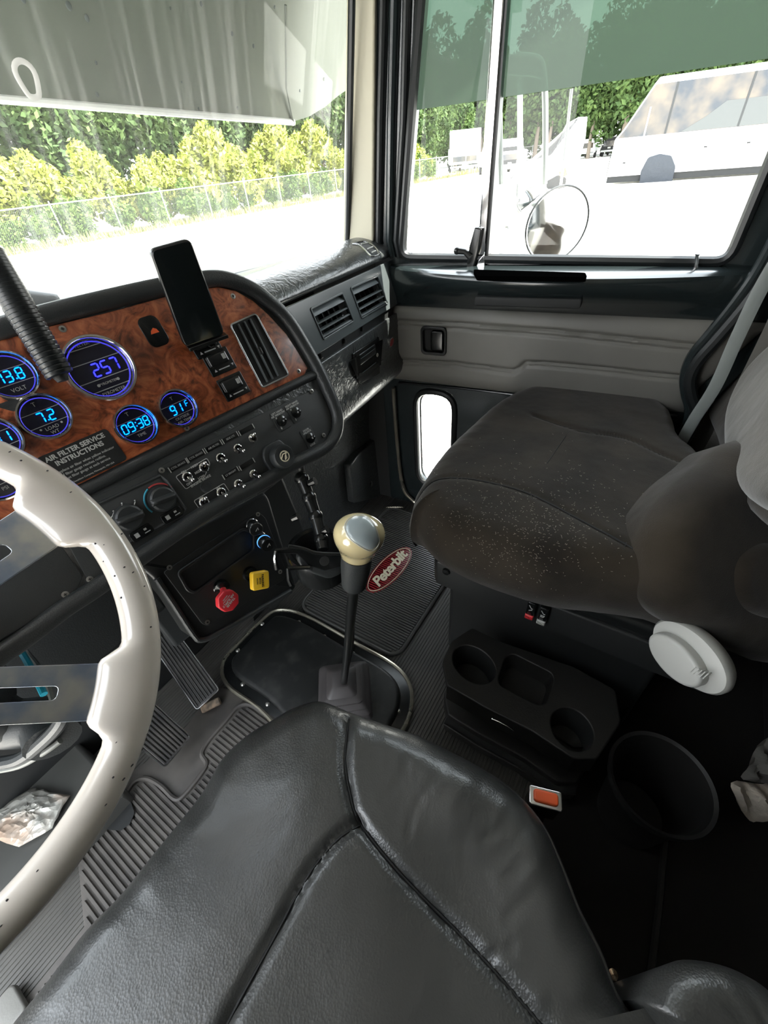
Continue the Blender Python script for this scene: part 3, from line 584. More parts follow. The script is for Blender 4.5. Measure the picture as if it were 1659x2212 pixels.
def outline_box(px, tx):
    q = Q(FA, px); r = roundpoly(q, .003); b = make(MB().at(FA).tube([(p[0], p[1], .0034) for p in r], .0006, 6, closed=True), 'switch_outline', M['grey_print'], DA)
    make(MB().at(FA).prism(r, .003, .0035), 'outline_ground', M['matte'], sub=b)
    for (x, y, s, w) in tx: f = at(x, y, .0); make(text(f, s, w, 0, 0, .004, bold=.02), 'outline_text', M['white'], sub=b, smooth=False)
outline_box([(378, 1030), (445, 990), (452, 1002), (440, 1030), (400, 1057)], [(395, 1020, 'ON', .005), (407, 1045, 'OFF', .005), (418, 1007, 'HIGH', .0048), (425, 1020, 'MED', .0048), (433, 1031, 'LOW', .0048), (432, 1039, 'ENGINE BRAKE', .0052)])
outline_box([(417, 1082), (482, 1044), (503, 1076), (440, 1114)], [(433, 1077, 'ON', .005), (448, 1100, 'OFF', .005), (469, 1054, 'SET', .0048), (482, 1075, 'RESUME', .0048), (467, 1092, 'CRUISE CONTROL', .0058)])
f = at(443, 1052, .003); make(MB().at(f).lathe([(0, .0012), (.007, .0012), (.0085, .0018), (.0092, 0)], 24), 'blank_plug', M['plastic'], DA)
# climate knobs
for (px, py, col) in ((275, 1118, 0), (346, 1078, 1)):
    f = at(px, py, .006); k = make(MB().at(f).lathe([(0, .012), (.015, .012), (.0175, .010), (.019, 0)], 36), 'climate_knob', M['plastic'], DA)
    make(MB().at(f.turn(-10)).grid(lambda s, t: ((s-.5)*.036, (t-.5)*.010, .012+.007*math.sin(math.pi*t)*math.sqrt(max(0, 1-(2*s-1)**4))), 20, 10), 'finger_grip', M['plastic'], sub=k)
    if col:
        for a0, a1, mm in ((110, 205, 'cyan'), (20, 105, 'redprint')):
            mb = MB().at(f); mb.tube([(.0225*math.cos(R_(a)), .0225*math.sin(R_(a)), .0003) for a in np.linspace(a0, a1, 14)], .0012, 6); make(mb, 'temperature_arc', M[mm], sub=k)
    else:
        for (x, y) in ((242, 1113), (260, 1096), (288, 1090)):
            g = at(x, y, .0065); make(MB().at(g).tube([(-.004, -.002, 0), (0, .0, 0), (.003, .003, 0)], .0007, 6).ball((.0035, .0045, 0), .0011, 8, 5), 'airflow_mark', M['white'], sub=k)
for (px, py) in ((303, 1150), (368, 1112)):
    f = at(px, py, .006); b = make(MB().at(f).slab(rrect(.032, .015, .004), 0, .0028, .0012), 'push_button', M['black'], DA)
    mb = MB().at(f).box(-.007, 0, .003, .006, .0065, .0003).box(.006, .002, .003, .004, .003, .0003).box(.007, -.003, .003, .008, .0012, .0003); make(mb, 'button_symbol', M['grey_print'], sub=b, smooth=False)
# bracket standing on the top of the dash
f = Frame(pxk(95, 640, .83), FA.a, (0, 0, 1))
g_ = Thing('dash_bracket', 'small black plastic bracket on the dash top beside the coiled cord', 'bracket', F=f)
make(MB().at(f).tube([(-.10, .07, 0), (-.06, .04, 0), (-.03, .0, 0), (.02, -.012, 0)], [.008, .016, .02, .012], 12), 'bracket_arm', M['plastic'], g_)
make(MB().at(f).box(0, -.018, .0, .09, .018, .05), 'bracket_foot', M['satin'], g_, bevel=.006)
make(MB().at(f).cyl((-.045, .012, .0), (-.045, .012, .028), .014), 'pivot_knob', M['satin'], g_)
# ---------------------------------------------------------------- lower console with the air brake valves
KB = Thing('brake_valve_console', 'black lower dash console with empty tray and red and yellow air brake knobs', 'console', F=FB)
def B(px, py, w=0): p = FB.uv(px, py, w); return FB.move(p[0], p[1], w)
co = roundpoly([(288, 1215), (425, 1140), (571, 1062), (582, 1076), (612, 1176), (642, 1270), (628, 1282), (442, 1388), (428, 1388), (374, 1304), (330, 1250)], 8)
make(MB().at(FB).slab(Q(FB, co), -.10, .0, .008), 'console_body', M['console_black'], KB)
ci = roundpoly([(352, 1236), (420, 1190), (556, 1105), (572, 1118), (618, 1236), (612, 1252), (448, 1352), (436, 1348)], 6)
make(MB().at(FB).slab(Q(FB, ci), .0, .0035, .0015), 'valve_plate', M['console_black'], KB)
make(MB().at(FB).tube(cat([(p[0], p[1], .001) for p in Q(FB, [(338, 1250), (374, 1304), (417, 1369), (436, 1382), (480, 1362), (628, 1276)])], 4), .006, 10), 'console_lip', M['rimpad'], KB)
tr = roundpoly(Q(FB, [(382, 1236), (522, 1142), (545, 1150), (546, 1186), (418, 1280), (403, 1274)]), .008)
tb = make(plate(FB, inset(tr, -.003), [inset(tr, .003)], .003, .010, .002), 'storage_tray', M['console_black'], KB)
make(MB().at(FB).prism(inset(tr, .002), .0036, .0045), 'tray_floor', M['dust'], sub=tb)
for q in ((557, 1111), (366, 1226), (605, 1235), (448, 1344)): screw(*q, F0=FB, th=KB, r=.005)
# red octagonal and yellow square push-pull knobs
def knob(px, py, bx, by, pts, m, tx, name, label, txm, ang):
    f = B(bx, by, .003); t = Thing(name, label, 'air brake knob', F=f)
    g = FB.move(*FB.uv(px, py, .045)[:2], .045); o = f.loc(g.O)
    make(MB().at(f).tube([(0, 0, 0), (0, 0, .006), (o[0]*.2, o[1]*.2, .007)], [.017, .015, .006], 20), 'collar', M['black'], t)
    make(MB().at(f).tube([(0, 0, .004), (o[0]*.85, o[1]*.85, .036)], [.006, .0075], 14), 'stem', M[m], t)
    g = g.turn(ang); make(MB().at(g).slab(pts, -.011, .003, .003), 'knob_cap', M[m], t)
    mb = None
    for (s, sz, u, v) in tx:
        q = text(g, s, sz, u, v, .0035, bold=.02)
        if mb is None: mb = q
        else: k = len(mb.v); mb.v += q.v; mb.f += [tuple(i+k for i in x) for x in q.f]
    make(mb, 'knob_text', M[txm], t, smooth=False)
oct_ = [(.0225*math.cos(R_(22.5+45*i)), .0225*math.sin(R_(22.5+45*i))) for i in range(8)]
knob(493, 1298, 478, 1268, roundpoly(oct_, .003), 'red', [('TRAILER', .0062, 0, .0045), ('AIR SUPPLY', .0062, 0, -.0015), ('PUSH TO SUPPLY', .0026, 0, -.0065), ('HALDEX', .0034, 0, -.0105)], 'trailer_air_knob', 'red octagonal trailer air supply knob pulled out of the lower console', 'white', 195)
knob(563, 1254, 540, 1240, roundpoly([(-.019, -.019), (.019, -.019), (.019, .019), (-.019, .019)], .006), 'yellow', [('PARKING', .0065, 0, .003), ('BRAKE', .0045, 0, -.003), ('HALDEX', .0036, 0, -.009)], 'parking_brake_knob', 'yellow square parking brake knob at the right of the lower console', 'matte', 195+45)
# two 12 volt outlets with plugs
for i, (px, py, w1, lab) in enumerate(((552, 1140, .030, 'round black power socket plug with a thin silver ring'), (577, 1174, .046, 'black charger plug with a glowing blue ring below the other plug'))):
    f = B(px-8*(1+i), py-6*(1+i), .003); t = Thing('charger_plug', lab, 'charger plug', F=f); tip = f.loc(FB.w(tuple(FB.uv(px+2, py+4, w1)[:2])+(w1,)))
    d = unit(tip)
    make(MB().at(f).lathe([(.0145, 0), (.0145, .003), (.0125, .0045)], 24), 'socket_ring', M['brushed'], t)
    make(MB().at(f).tube([d*.0, d*.010, d*.011, tip*.92, tip], [.010, .010, .0145, .0150, .0135], 22), 'plug_body', M['black'], t)
    make(MB().at(f).tube([tip*.50, tip*.56] if i else [tip*.93, tip*.965], .0155 if i else .0148, 24), 'plug_ring', mat('blue_ring_light', (.1, .3, .8), .4, emis=(.1, .35, 1), estr=.3) if i else M['brushed'], t)
    g = Frame(f.w(tip), FB.a, FB.b)
    make(MB().at(g).tube([(-.004, -.002, .0016), (.004, .002, .0016), (.003, -.003, .0016)], .0007, 6), 'plug_symbol', M['grey_print'], t)
# under-dash filler between the panels and the fire wall
q = Q(FA, [(560, 1070), (700, 990)]);
struct(MB().at(Frame((.40, .83, .46), *tilt(6, 80))).box(0, -.02, 0, .46, .46, .03), 'trim_12', M['plastic'], bevel=.01)
struct(MB().at(Frame((-.12, .80, .56), *tilt(0, 70))).box(-.02, 0, 0, .66, .34, .03), 'trim_13', M['plastic'], bevel=.01)
# loose cables under the steering column
t = Thing('wiring_loom', 'teal and pale wires hanging under the dash behind the steering wheel', 'cable')
make(MB().tube(cat([pxk(30, 1385, .62), pxk(52, 1418, .60), pxk(70, 1450, .58), pxk(95, 1500, .56)], 5), .0045, 8), 'teal_wire', M['wireteal'], t)
make(MB().tube(cat([pxk(50, 1400, .63), pxk(80, 1436, .61), pxk(100, 1470, .59), pxk(115, 1520, .57)], 5), .0035, 8), 'pale_wire', M['wiregrey'], t)
make(MB().tube(cat([pxk(-30, 1650, .62), pxk(40, 1640, .60), pxk(95, 1600, .58), pxk(135, 1555, .56), pxk(150, 1500, .56)], 6), .009, 10), 'black_hose', M['plastic'], t)
make(MB().tube(cat([pxk(-30, 1668, .64), pxk(40, 1655, .62), pxk(95, 1625, .60), pxk(130, 1600, .60)], 6), .0045, 10), 'grey_hose', M['wiregrey'], t)
# ================================================================ passenger side dash
PD = Thing('passenger_dashboard', 'black padded passenger dashboard with two square air vents and a glove box', 'dashboard', F=FG)
U0, U1 = -.70, -.012
def roundend(prof, m, name, u0=U0, u1=U1, rr=.035, sub=None, n=10):
    # section swept along u; the right hand end is rounded back towards the door
    us = [u0, (u0+u1)/2]+[u1-rr*(1-math.sin(a)) for a in np.linspace(0, math.pi/2, n)]; vs = []; c = V(0, -.12)
    for k, u in enumerate(us):
        d = 0 if k < 2 else rr*(1-math.cos(math.asin(min(1, max(0, 1-(u1-u)/rr)))))*.8
        for (v, w) in prof: vs.append((u, v, w-d))
    N = len(prof); fs = [(i*N+j, i*N+j+1, (i+1)*N+j+1, (i+1)*N+j) for i in range(len(us)-1) for j in range(N-1)]
    fs.append(tuple((len(us)-1)*N+j for j in range(N)))
    return make(MB().at(FG).add(vs, fs), name, m, PD, sub=sub, ang=60)
top = cat([(.118, -.028), (.128, -.019), (.142, -.028), (.156, -.050), (.166, -.080), (.170, -.110), (.166, -.135), (.158, -.16), (.150, -.24), (.140, -.45)], 5)
roundend([tuple(p) for p in top], M['pad'], 'top_pad', u1=.035, rr=.03)
strip = [(-.002, -.010), (-.002, -.001), (.003, .0), (.05, -.010), (.110, -.022), (.114, -.026), (.114, -.06)]
# vent strip as a plate with two openings
F2 = FG2
v1 = roundpoly(Q(F2, [(670, 667), (739, 633), (764, 694), (699, 734)]), .005); v2 = roundpoly(Q(F2, [(757, 622), (815, 596), (837, 655), (781, 688)]), .005)
make(plate(F2, roundpoly([(U0, .0), (.008, .0), (.0, .112), (U0, .116)], .004), [v1, v2], -.010, .0, .0015), 'vent_panel', M['vent'], PD)
for v, (pT, pB) in ((v1, ((672, 667, 741, 633), (699, 733, 764, 694))), (v2, ((757, 622, 815, 596), (781, 688, 837, 655)))):
    P = np.array(v); c = P.mean(0); mn, mx = P.min(0), P.max(0)
    fr = make(plate(F2, inset(v, -.002), [inset(v, .0025)], -.004, .0025, .001), 'air_vent', M['vent'], PD)
    make(MB().at(F2).prism(inset(v, .0), -.035, -.033), 'vent_cavity', M['matte'], sub=fr)
    a = F2.uv(pT[0], pT[1])[:2]; b = F2.uv(pT[2], pT[3])[:2]; a2 = F2.uv(pB[0], pB[1])[:2]; b2 = F2.uv(pB[2], pB[3])[:2]
    make(MB().at(F2).add([(a[0]+.003, a[1]-.002, -.010), (b[0]-.003, b[1]-.002, -.010), (b[0]-.003, b[1]-.017, .001), (a[0]+.003, a[1]-.017, .001), (a[0]+.003, a[1]-.019, -.004), (b[0]-.003, b[1]-.019, -.004)],
                         [(0, 1, 2, 3), (3, 2, 5, 4), (0, 3, 4), (1, 5, 2)]), 'vent_flap', M['vent'], sub=fr)
    for k in (.50, .72, .93):
        p, q = a+(a2-a)*k, b+(b2-b)*k; make(MB().at(F2).add([(p[0]+.003, p[1]+.002, -.002), (q[0]-.003, q[1]+.002, -.002), (q[0]-.003, q[1]-.001, .001), (p[0]+.003, p[1]-.001, .001), (p[0]+.003, p[1]+.003, -.012), (q[0]-.003, q[1]+.003, -.012)],
                  [(0, 1, 2, 3), (0, 4, 5, 1), (3, 2, 5, 4)]), 'vent_slat', M['vent'], sub=fr)
    for k in (.15, .33, .5, .67, .85):
        p, q = a+(b-a)*k, a2+(b2-a2)*k; make(MB().at(F2).prism([(p[0]-.0006, p[1]-.02), (p[0]+.0006, p[1]-.02), (q[0]+.0006, q[1]+.003), (q[0]-.0006, q[1]+.003)], -.024, -.010), 'vent_fin', M['satin'], sub=fr)
    m_ = a+(b-a)*.7+(a2-a)*.62; make(MB().at(F2).box(m_[0], m_[1], .002, .006, .003, .010), 'vent_tab', M['satin'], sub=fr, bevel=.001)
# dark gap then the glove box door
make(MB().at(FG).box((U0-.03)/2, -.012, -.02, abs(U0)-.04, .020, .03), 'hinge_gap', M['matte'], PD)
glove = [(-.022, -.03), (-.022, -.004), (-.026, .002), (-.05, .003), (-.10, .003), (-.135, .003), (-.155, .010), (-.175, .013), (-.195, .008), (-.212, -.006), (-.222, -.028), (-.225, -.07), (-.225, -.16)]
roundend([tuple(p) for p in cat(glove, 4)], M['pad'], 'glove_box_door', u1=.030, rr=.05)
for (x, y) in ((694, 770), (745, 737), (783, 711)):
    p = FG.uv(x, y, .0); make(MB().at(FG.move(p[0], p[1], -.004)).slab([(-.005, -.004), (.005, -.004), (.002, .006), (-.002, .006)], 0, .006, .001), 'hinge_tab', M['satin'], PD)
pc_ = FG.uv(789, 775, .003); L = FG.move(pc_[0], pc_[1], .003)
lq = roundpoly([tuple(V(*FG.uv(x, y, .003)[:2])-pc_[:2]) for x, y in [(759, 764), (815, 727), (820, 788), (767, 818)]], .003)
lb = make(plate(L, lq, [inset(lq, .012)], 0, .006, .0015), 'glove_box_latch', M['black'], PD)
make(MB().at(L).prism(inset(lq, .005), .0003, .001), 'latch_recess', M['matte'], sub=lb)
c = np.mean(np.array(lq), 0); ww = np.ptp(np.array(lq)[:, 0])*.5; h = np.ptp(np.array(lq)[:, 1])
make(MB().at(L.move(c[0], c[1]+h*.14)).slab(rrect(ww*1.25, h*.34, .003), 0, .007, .002), 'latch_paddle', M['satin'], sub=lb)
mb = MB().at(L.move(c[0], c[1]))
for y in (.30, .17, -.30): mb.box(-.001, h*y, .0075, ww*1.1, .0014, .001)
make(mb, 'latch_highlight_bar', M['vent'], sub=lb)
make(MB().at(L.move(c[0]+ww*.72, c[1]-h*.10, .005)).lathe([(0, .001), (.0025, .001), (.005, .002), (.0055, 0)], 16), 'lock_cylinder', M['screw'], sub=lb)
p = FG.uv(843, 739, .003); f = FG.move(p[0], p[1], .0035).turn(28)
o = make(MB().at(f).lathe([(0, .0045), (.010, .0045), (.012, .005), (.0145, .0035), (.0145, 0)], 28, sx=1.15, sy=.8), 'oval_badge', M['brushed'], PD)
make(MB().at(f).lathe([(0, .0052), (.0115, .0050)], 28, sx=1.15, sy=.8), 'badge_face', M['matred'], sub=o)
# defroster slot at the door end of the pad
def topw(u, k): p = top[int(k*(len(top)-1))]; return (u, p[0], p[1])
dp = [(-.16, .42), (-.115, .36), (-.085, .26), (-.075, .18)]
mb = MB().at(FG)
def padp(px, py): # point on the pad top through a pixel (height .93)
    r = ray(px, py); t = (.934-CAM[2])/r[2]; return FG.loc(CAM+t*r)
dl = [(762, 531), (775, 533), (790, 545), (803, 558), (818, 553), (812, 540), (798, 529), (785, 526)]
pts = [padp(*q) for q in dl]
dfm = make(MB().at(FG).tube(cat([(p[0], p[1]+.004, p[2]) for p in pts], 3, True), .0022, 8, closed=True), 'defroster_slot', M['black'], PD)
dl2 = [padp(*q) for q in ((768, 531), (781, 534), (795, 545), (804, 553), (812, 549), (806, 540), (795, 531), (784, 528))]
make(MB().at(FG).add([(p[0], p[1]+.005, p[2]) for p in dl2], [tuple(range(8))]), 'slot_floor', M['matte'], sub=dfm)
for k in (0, 1, 2):
    a, b = dl2[1+k], dl2[6-k if 6-k > 3 else 4]; make(MB().at(FG).tube([(a[0], a[1]+.007, a[2]), (b[0], b[1]+.007, b[2])], .0014, 6), 'slot_vane', M['ltgrey'], sub=dfm)
# moulded duct below the glove box and the kick panel
LD = Thing('kick_panel', 'dark moulded kick panel with a screw hole beside the passenger door', 'panel', F=FL)
def lp_(px, py, w=0): return FL.uv(px, py, w)
duct = roundpoly([tuple(lp_(x, y)[:2]) for x, y in [(560, 1120), (700, 1010), (760, 960), (825, 905), (850, 880), (870, 900), (872, 1000), (790, 1095), (700, 1120), (640, 1160)]], .01)
mb = MB().at(FL)
def dfn(s, t):
    u = -.55+.80*s; v = .0+.62*t; w = .0
    w += .05*max(0, (v-.30)/.32)**1.5+.02*math.exp(-((u+.02)/.05)**2)*(1 if v > .05 else 0)*0+.012*math.sin(u*9)
    return (u, v, w)
make(mb.grid(dfn, 40, 20), 'duct_moulding', M['pad'], LD)
kq = [tuple(lp_(x, y, .02)[:2]) for x, y in [(752, 1004), (772, 978), (822, 934), (832, 1010), (828, 1070), (760, 1086)]]
kp = roundpoly(kq, .012)
k_ = make(plate(FL, kp, [circle(.009, 16, *lp_(802, 1046, .03)[:2])], .0, .030, .005), 'access_cover', M['pad'], LD)
c = lp_(802, 1046, .03); make(MB().at(FL.move(c[0], c[1], .012)).lathe([(0, -.006), (.007, -.004), (.010, .002), (.010, .017)], 20), 'cover_hole', M['rubber'], sub=k_)
# toe board and floor plinth
struct(MB().at(FL).add([(-.60, -.01, -.02), (.28, -.01, -.02), (.28, .03, -.01), (-.60, .03, -.01)], [(0, 1, 2, 3)]), 'baseboard_front', M['rubber'])
# ================================================================ phone, mount, coiled cord
kc = pxk(450, 725, .66)
fa = Frame(kc, FA.a, unit(V(.0, .30, 1.0)))
ph = [pxk(322, 540, .515), pxk(412, 515, .535), pxk(487, 722, .62), pxk(400, 752, .60)]
O = (ph[0]+ph[1]+ph[2]+ph[3])/4; a_ = unit((ph[1]-ph[0])+(ph[2]-ph[3])); b_ = unit((ph[0]-ph[3])+(ph[1]-ph[2])); b_ = unit(b_-a_*(a_@b_))
if np.cross(a_, b_)@(CAM-O) < 0: pass
FP = Frame(O, a_, b_)
hw = (np.linalg.norm(ph[1]-ph[0])+np.linalg.norm(ph[2]-ph[3]))/4; hh_ = (np.linalg.norm(ph[0]-ph[3])+np.linalg.norm(ph[1]-ph[2]))/4
PT = Thing('phone', 'black phone standing on a dash mount with its dark screen facing the driver', 'phone', F=FP)
out = roundpoly(Q(FP, [(322, 540), (412, 515), (487, 722), (400, 752)]), .009)
make(MB().at(FP).slab(out, -.009, .0, .003), 'phone_body', M['black'], PT)
make(MB().at(FP).slab(inset(out, .0018), -.0005, .0006, .0003), 'screen', M['screen'], PT)
MT = Thing('phone_mount', 'black phone mount fixed to the wood panel under the phone', 'phone mount', F=FA)
e = FP.w((0, -hh_*.55, -.010)); g = FA.w(tuple(FA.uv(445, 735)[:2])+(.006,))
make(MB().tube([g, g+FA.n*.015, e], [.014, .012, .010], 14), 'mount_arm', M['black'], MT)
make(MB().at(FP).box(0, -hh_*.5, -.0145, .055, .06, .010), 'mount_pad', M['black'], MT, bevel=.003)
make(MB().at(FP).box(0, -hh_-.003, -.004, .060, .005, .016), 'mount_lip', M['satin'], MT, bevel=.001)
# coiled CB cord: a helix down to a smooth tip
p0, p1 = pxk(-30, 545, .43), pxk(128, 808, .475); ax_ = unit(p1-p0); s1 = unit(np.cross(ax_, V(0, 0, 1))); s2 = np.cross(ax_, s1); Ln = np.linalg.norm(p1-p0)
CC = Thing('coiled_cord', 'thick black coiled microphone cord hanging in front of the volt gauge', 'cord')
turns = 31; hp = []
for i in range(turns*12+1):
    t = i/(turns*12); c = p0+(p1-p0)*t+V(0, 0, .010)*math.sin(math.pi*t); rr_ = .0115*(1.0+.12*(1-t)); a = 2*math.pi*turns*t
    hp.append(c+rr_*(math.cos(a)*s1+math.sin(a)*s2))
make(MB().tube(hp, .0036, 7), 'cord_coil', M['rubber'], CC)
make(MB().tube([p1-ax_*.10, p1-ax_*.004, p1+ax_*.008], [.0095, .0105, .006], 12), 'cord_core', M['matte'], CC)
# ================================================================ steering wheel
WPH = .781; WC = V(-.119, .426, .859)
FSW = Frame(WC, (1, 0, 0), (0, math.sin(WPH), math.cos(WPH)))
SW = Thing('steering_wheel', 'large cream lacquered steering wheel with slotted chrome spokes', 'steering wheel', F=FSW)
# inner edge of the grip, swelling to a pad at every spoke
ctr = [4, -48.5, 184, 131.5]            # spoke directions (degrees)
def rin(th):
    r = .1965
    for c in ctr:
        d = abs((th-c+180) % 360-180); k = 1/(1+math.exp((d-9.8)*1.5)); r = r-.0185*k
    return r
N = 288; M_ = 18; vs = []
for i in range(N):
    th = 360*i/N; a = R_(th); ri = rin(th); ro = .2285; c = (ri+ro)/2; h = (ro-ri)/2; flat_ = max(0, min(1, (.1965-ri)/.0185))
    for j in range(M_):
        b = 2*math.pi*j/M_; cx, sx = math.cos(b), math.sin(b); e = 1-.15*flat_
        rr_ = c+h*math.copysign(abs(cx)**e, cx); z = .0155*math.copysign(abs(sx)**e, sx)*(1-.25*flat_*(cx < 0)*abs(cx))
        z -= .0012*(math.sin(R_(th)*44)*.5+.5)*max(0, -sx)*(1 if cx < .2 else 0)
        vs.append((rr_*math.cos(a), rr_*math.sin(a), z))
mb = MB().at(FSW).add(vs, [(i*M_+j, ((i+1) % N)*M_+j, ((i+1) % N)*M_+(j+1) % M_, i*M_+(j+1) % M_) for i in range(N) for j in range(M_)])
make(mb, 'rim', M['cream'], SW, ang=80)
for k in range(26):                                   # chips and scratches in the lacquer
    pass
mb = MB().at(FSW); rg = random.Random(3)
for k in range(34):
    th = R_(rg.uniform(-95, 25)); b = rg.uniform(.2, 2.6); c = .2127; h = .0158; q = V((c+h*math.cos(b))*math.cos(th), (c+h*math.cos(b))*math.sin(th), .0155*math.sin(b)+.0002)
    mb.ball(q, (rg.uniform(.0006, .0016), rg.uniform(.0004, .0011), .0004), 6, 4)
make(mb, 'paint_chips', M['boot'], SW)
for c in ctr:
    f = FSW.turn(c); hwid = .0235
    o_ = roundpoly([(.045, -.020), (.183, -hwid), (.190, -hwid), (.190, hwid), (.183, hwid), (.045, .020)], .002)
    sl = roundpoly([(.060, -.0055), (.152, -.0055), (.152, .0055), (.060, .0055)], .004)
    make(plate(f.move(0, 0, -.004), o_, [sl], -.0018, .0018, .0006), 'spoke', M['steelchrome'], SW)
make(MB().at(FSW).lathe([(0, .012), (.030, .012), (.042, .006), (.050, -.004), (.050, -.02)], 40), 'hub', M['steelchrome'], SW)
make(MB().at(FSW).lathe([(0, .022), (.028, .020), (.032, .012)], 32), 'horn_button', M['black'], SW)
SCo = Thing('steering_column', 'black steering column shroud behind the wheel', 'steering column', F=FSW)
make(MB().at(FSW).tube([(0, 0, -.02), (0, 0, -.06), (0, .0, -.12), (0, -.02, -.40)], [.045, .055, .065, .07], 28), 'column_shroud', M['plastic'], SCo)
make(MB().tube(cat([WC-FSW.n*.30+V(.02, 0, -.02), pxk(10, 1560, .62), pxk(95, 1560, .62), pxk(115, 1600, .60)], 5), .035, 16), 'column_boot', M['plastic'], SCo)
# ================================================================ floor furniture
def Z(px, py, z=0): r = ray(px, py); t = (z-CAM[2])/r[2]; return (CAM+t*r)
def ZQ(pts, z=0): return [tuple(Z(x, y, z)[:2]) for x, y in pts]
# passenger rubber mat with the red badge
FM = flat(.003)
mq = ZQ([(640, 1310), (860, 1425)], .01); X0 = (mq[0][0]+mq[1][0])/2; Ya, Yb = mq[1][1]-.0, mq[0][1]+.0
MAT = Thing('floor_mat', 'black ribbed rubber floor mat with a red oval badge in the passenger footwell', 'floor mat', F=FM)
X1 = 1.085; cxm, cym = (X0+X1)/2, (Ya+Yb)/2; wm, hm = X1-X0, Yb-Ya
ol = rrect(wm, hm, .045, 8, cxm, cym)
make(MB().at(FM).slab(ol, -.002, .004, .002), 'mat_base', M['matrub'], MAT)
make(MB().at(FM).tube([(p[0], p[1], .005) for p in rrect(wm-.008, hm-.008, .04, 8, cxm, cym)], .0042, 8, closed=True), 'mat_border', M['matrub'], MAT)
def inside(x, ol): # y-extent of polygon at x
    ys = []
    for i in range(len(ol)):
        a, b = ol[i], ol[(i+1) % len(ol)]
        if (a[0]-x)*(b[0]-x) < 0: ys.append(a[1]+(b[1]-a[1])*(x-a[0])/(b[0]-a[0]))
    return (min(ys), max(ys)) if len(ys) > 1 else None
il = rrect(wm-.024, hm-.024, .034, 8, cxm, cym); mb = MB().at(FM); x = X0+.016
while x < X1-.016:
    e = inside(x, il)
    if e: mb.add([(x-.0028, e[0], .004), (x+.0028, e[0], .004), (x+.0020, e[0]+.001, .0085), (x-.0020, e[0]+.001, .0085), (x-.0028, e[1], .004), (x+.0028, e[1], .004), (x+.0020, e[1]-.001, .0085), (x-.0020, e[1]-.001, .0085)],
                 [(0, 1, 2, 3), (4, 7, 6, 5), (3, 2, 6, 7), (0, 3, 7, 4), (1, 5, 6, 2)])
    x += .0086
make(mb, 'mat_ribs', M['matrub'], MAT, smooth=False)
bc = Z(842, 1228, .012); e1_, e2_ = Z(885, 1182, .012), Z(800, 1276, .012); d_ = unit((e1_-e2_)); fb = Frame((bc[0], bc[1], .0105), (d_[0], d_[1], 0), (-d_[1], d_[0], 0)); hl = np.linalg.norm(e1_-e2_)/2*1.02
bd = make(MB().at(fb).slab(circle(hl, 48, ry=hl*.40), -.003, .001, .001), 'red_badge', M['matred'], MAT)
make(MB().at(fb).tube([(p[0], p[1], .0012) for p in circle(hl*.93, 48, ry=hl*.35)], .0012, 6, closed=True), 'badge_line', M['matcream'], sub=bd)
make(text(fb, 'Peterbilt', hl*.46, 0, 0, .0016, bold=.03, shear=.35, space=.92), 'badge_script', M['matcream'], sub=bd, smooth=False)
# driver's moulded mat
FDM = flat(.002)
DM = Thing('floor_mat', 'dusty ribbed rubber mat under the pedals and in front of the driver seat', 'floor mat', F=FDM)
dmo = [(-.55, -.1), (.285, -.1)]+ZQ([(600, 1560)], .0)+ZQ([(575, 1545), (540, 1525), (515, 1530), (490, 1560), (455, 1600), (438, 1630), (448, 1650), (440, 1670), (400, 1720), (380, 1728), (350, 1700), (318, 1684), (290, 1695), (262, 1740), (235, 1755), (200, 1740), (150, 1640)], .0)+[(-.28, .62), (-.55, .62)]
dmo = [p for p in dmo]
make(MB().at(FDM).slab(dmo, 0, .004, .002), 'mat_base', M['dirtmat'], DM)
e_ = [(p[0], p[1], .005) for p in ZQ([(600, 1565), (575, 1545), (540, 1525), (515, 1530), (490, 1560), (455, 1600), (438, 1630), (448, 1650), (440, 1670), (400, 1720), (380, 1728), (350, 1700), (318, 1684), (290, 1695), (262, 1740)], .0)]
make(MB().at(FDM).tube(cat(e_, 4), .006, 8), 'mat_border', M['dirtmat'], DM)
mb = MB().at(FDM); x = -.54
while x < .30:
    e = inside(x, dmo)
    if e and e[1]-.012 > e[0]: mb.add([(x-.0038, -.09, .0035), (x+.0038, -.09, .0035), (x+.0025, -.09, .0085), (x-.0025, -.09, .0085), (x-.0038, e[1]-.012, .0035), (x+.0038, e[1]-.012, .0035), (x+.0025, e[1]-.013, .0085), (x-.0025, e[1]-.013, .0085)],
                 [(0, 1, 2, 3), (4, 7, 6, 5), (3, 2, 6, 7), (0, 3, 7, 4), (1, 5, 6, 2)])
    x += .0112
make(mb, 'mat_ribs', M['dirtmat'], DM, smooth=False)
hb = Z(262, 1765, .01); make(MB().at(flat(.002)).add([(hb[0]+x*.030, hb[1]+y*.032, .012) for x, y in [(-.6, 1), (.5, .9), (1, .2), (.7, -.7), (.1, -1), (-.5, -.8), (-1, .1)]], [tuple(range(7))]), 'torn_hole', M['matte'], DM, smooth=False)
# worn bare patch between the pedals and the mat
wp = roundpoly(ZQ([(470, 1480), (560, 1520), (590, 1560), (430, 1680), (390, 1730), (250, 1745), (270, 1680), (380, 1600)], 0), .02)
solo(MB().at(flat(0)).slab(wp, .0, .0028, .001), 'heel_plate', M['dirtmat'], 'worn dusty bare rubber patch below the two pedals', 'floor panel')
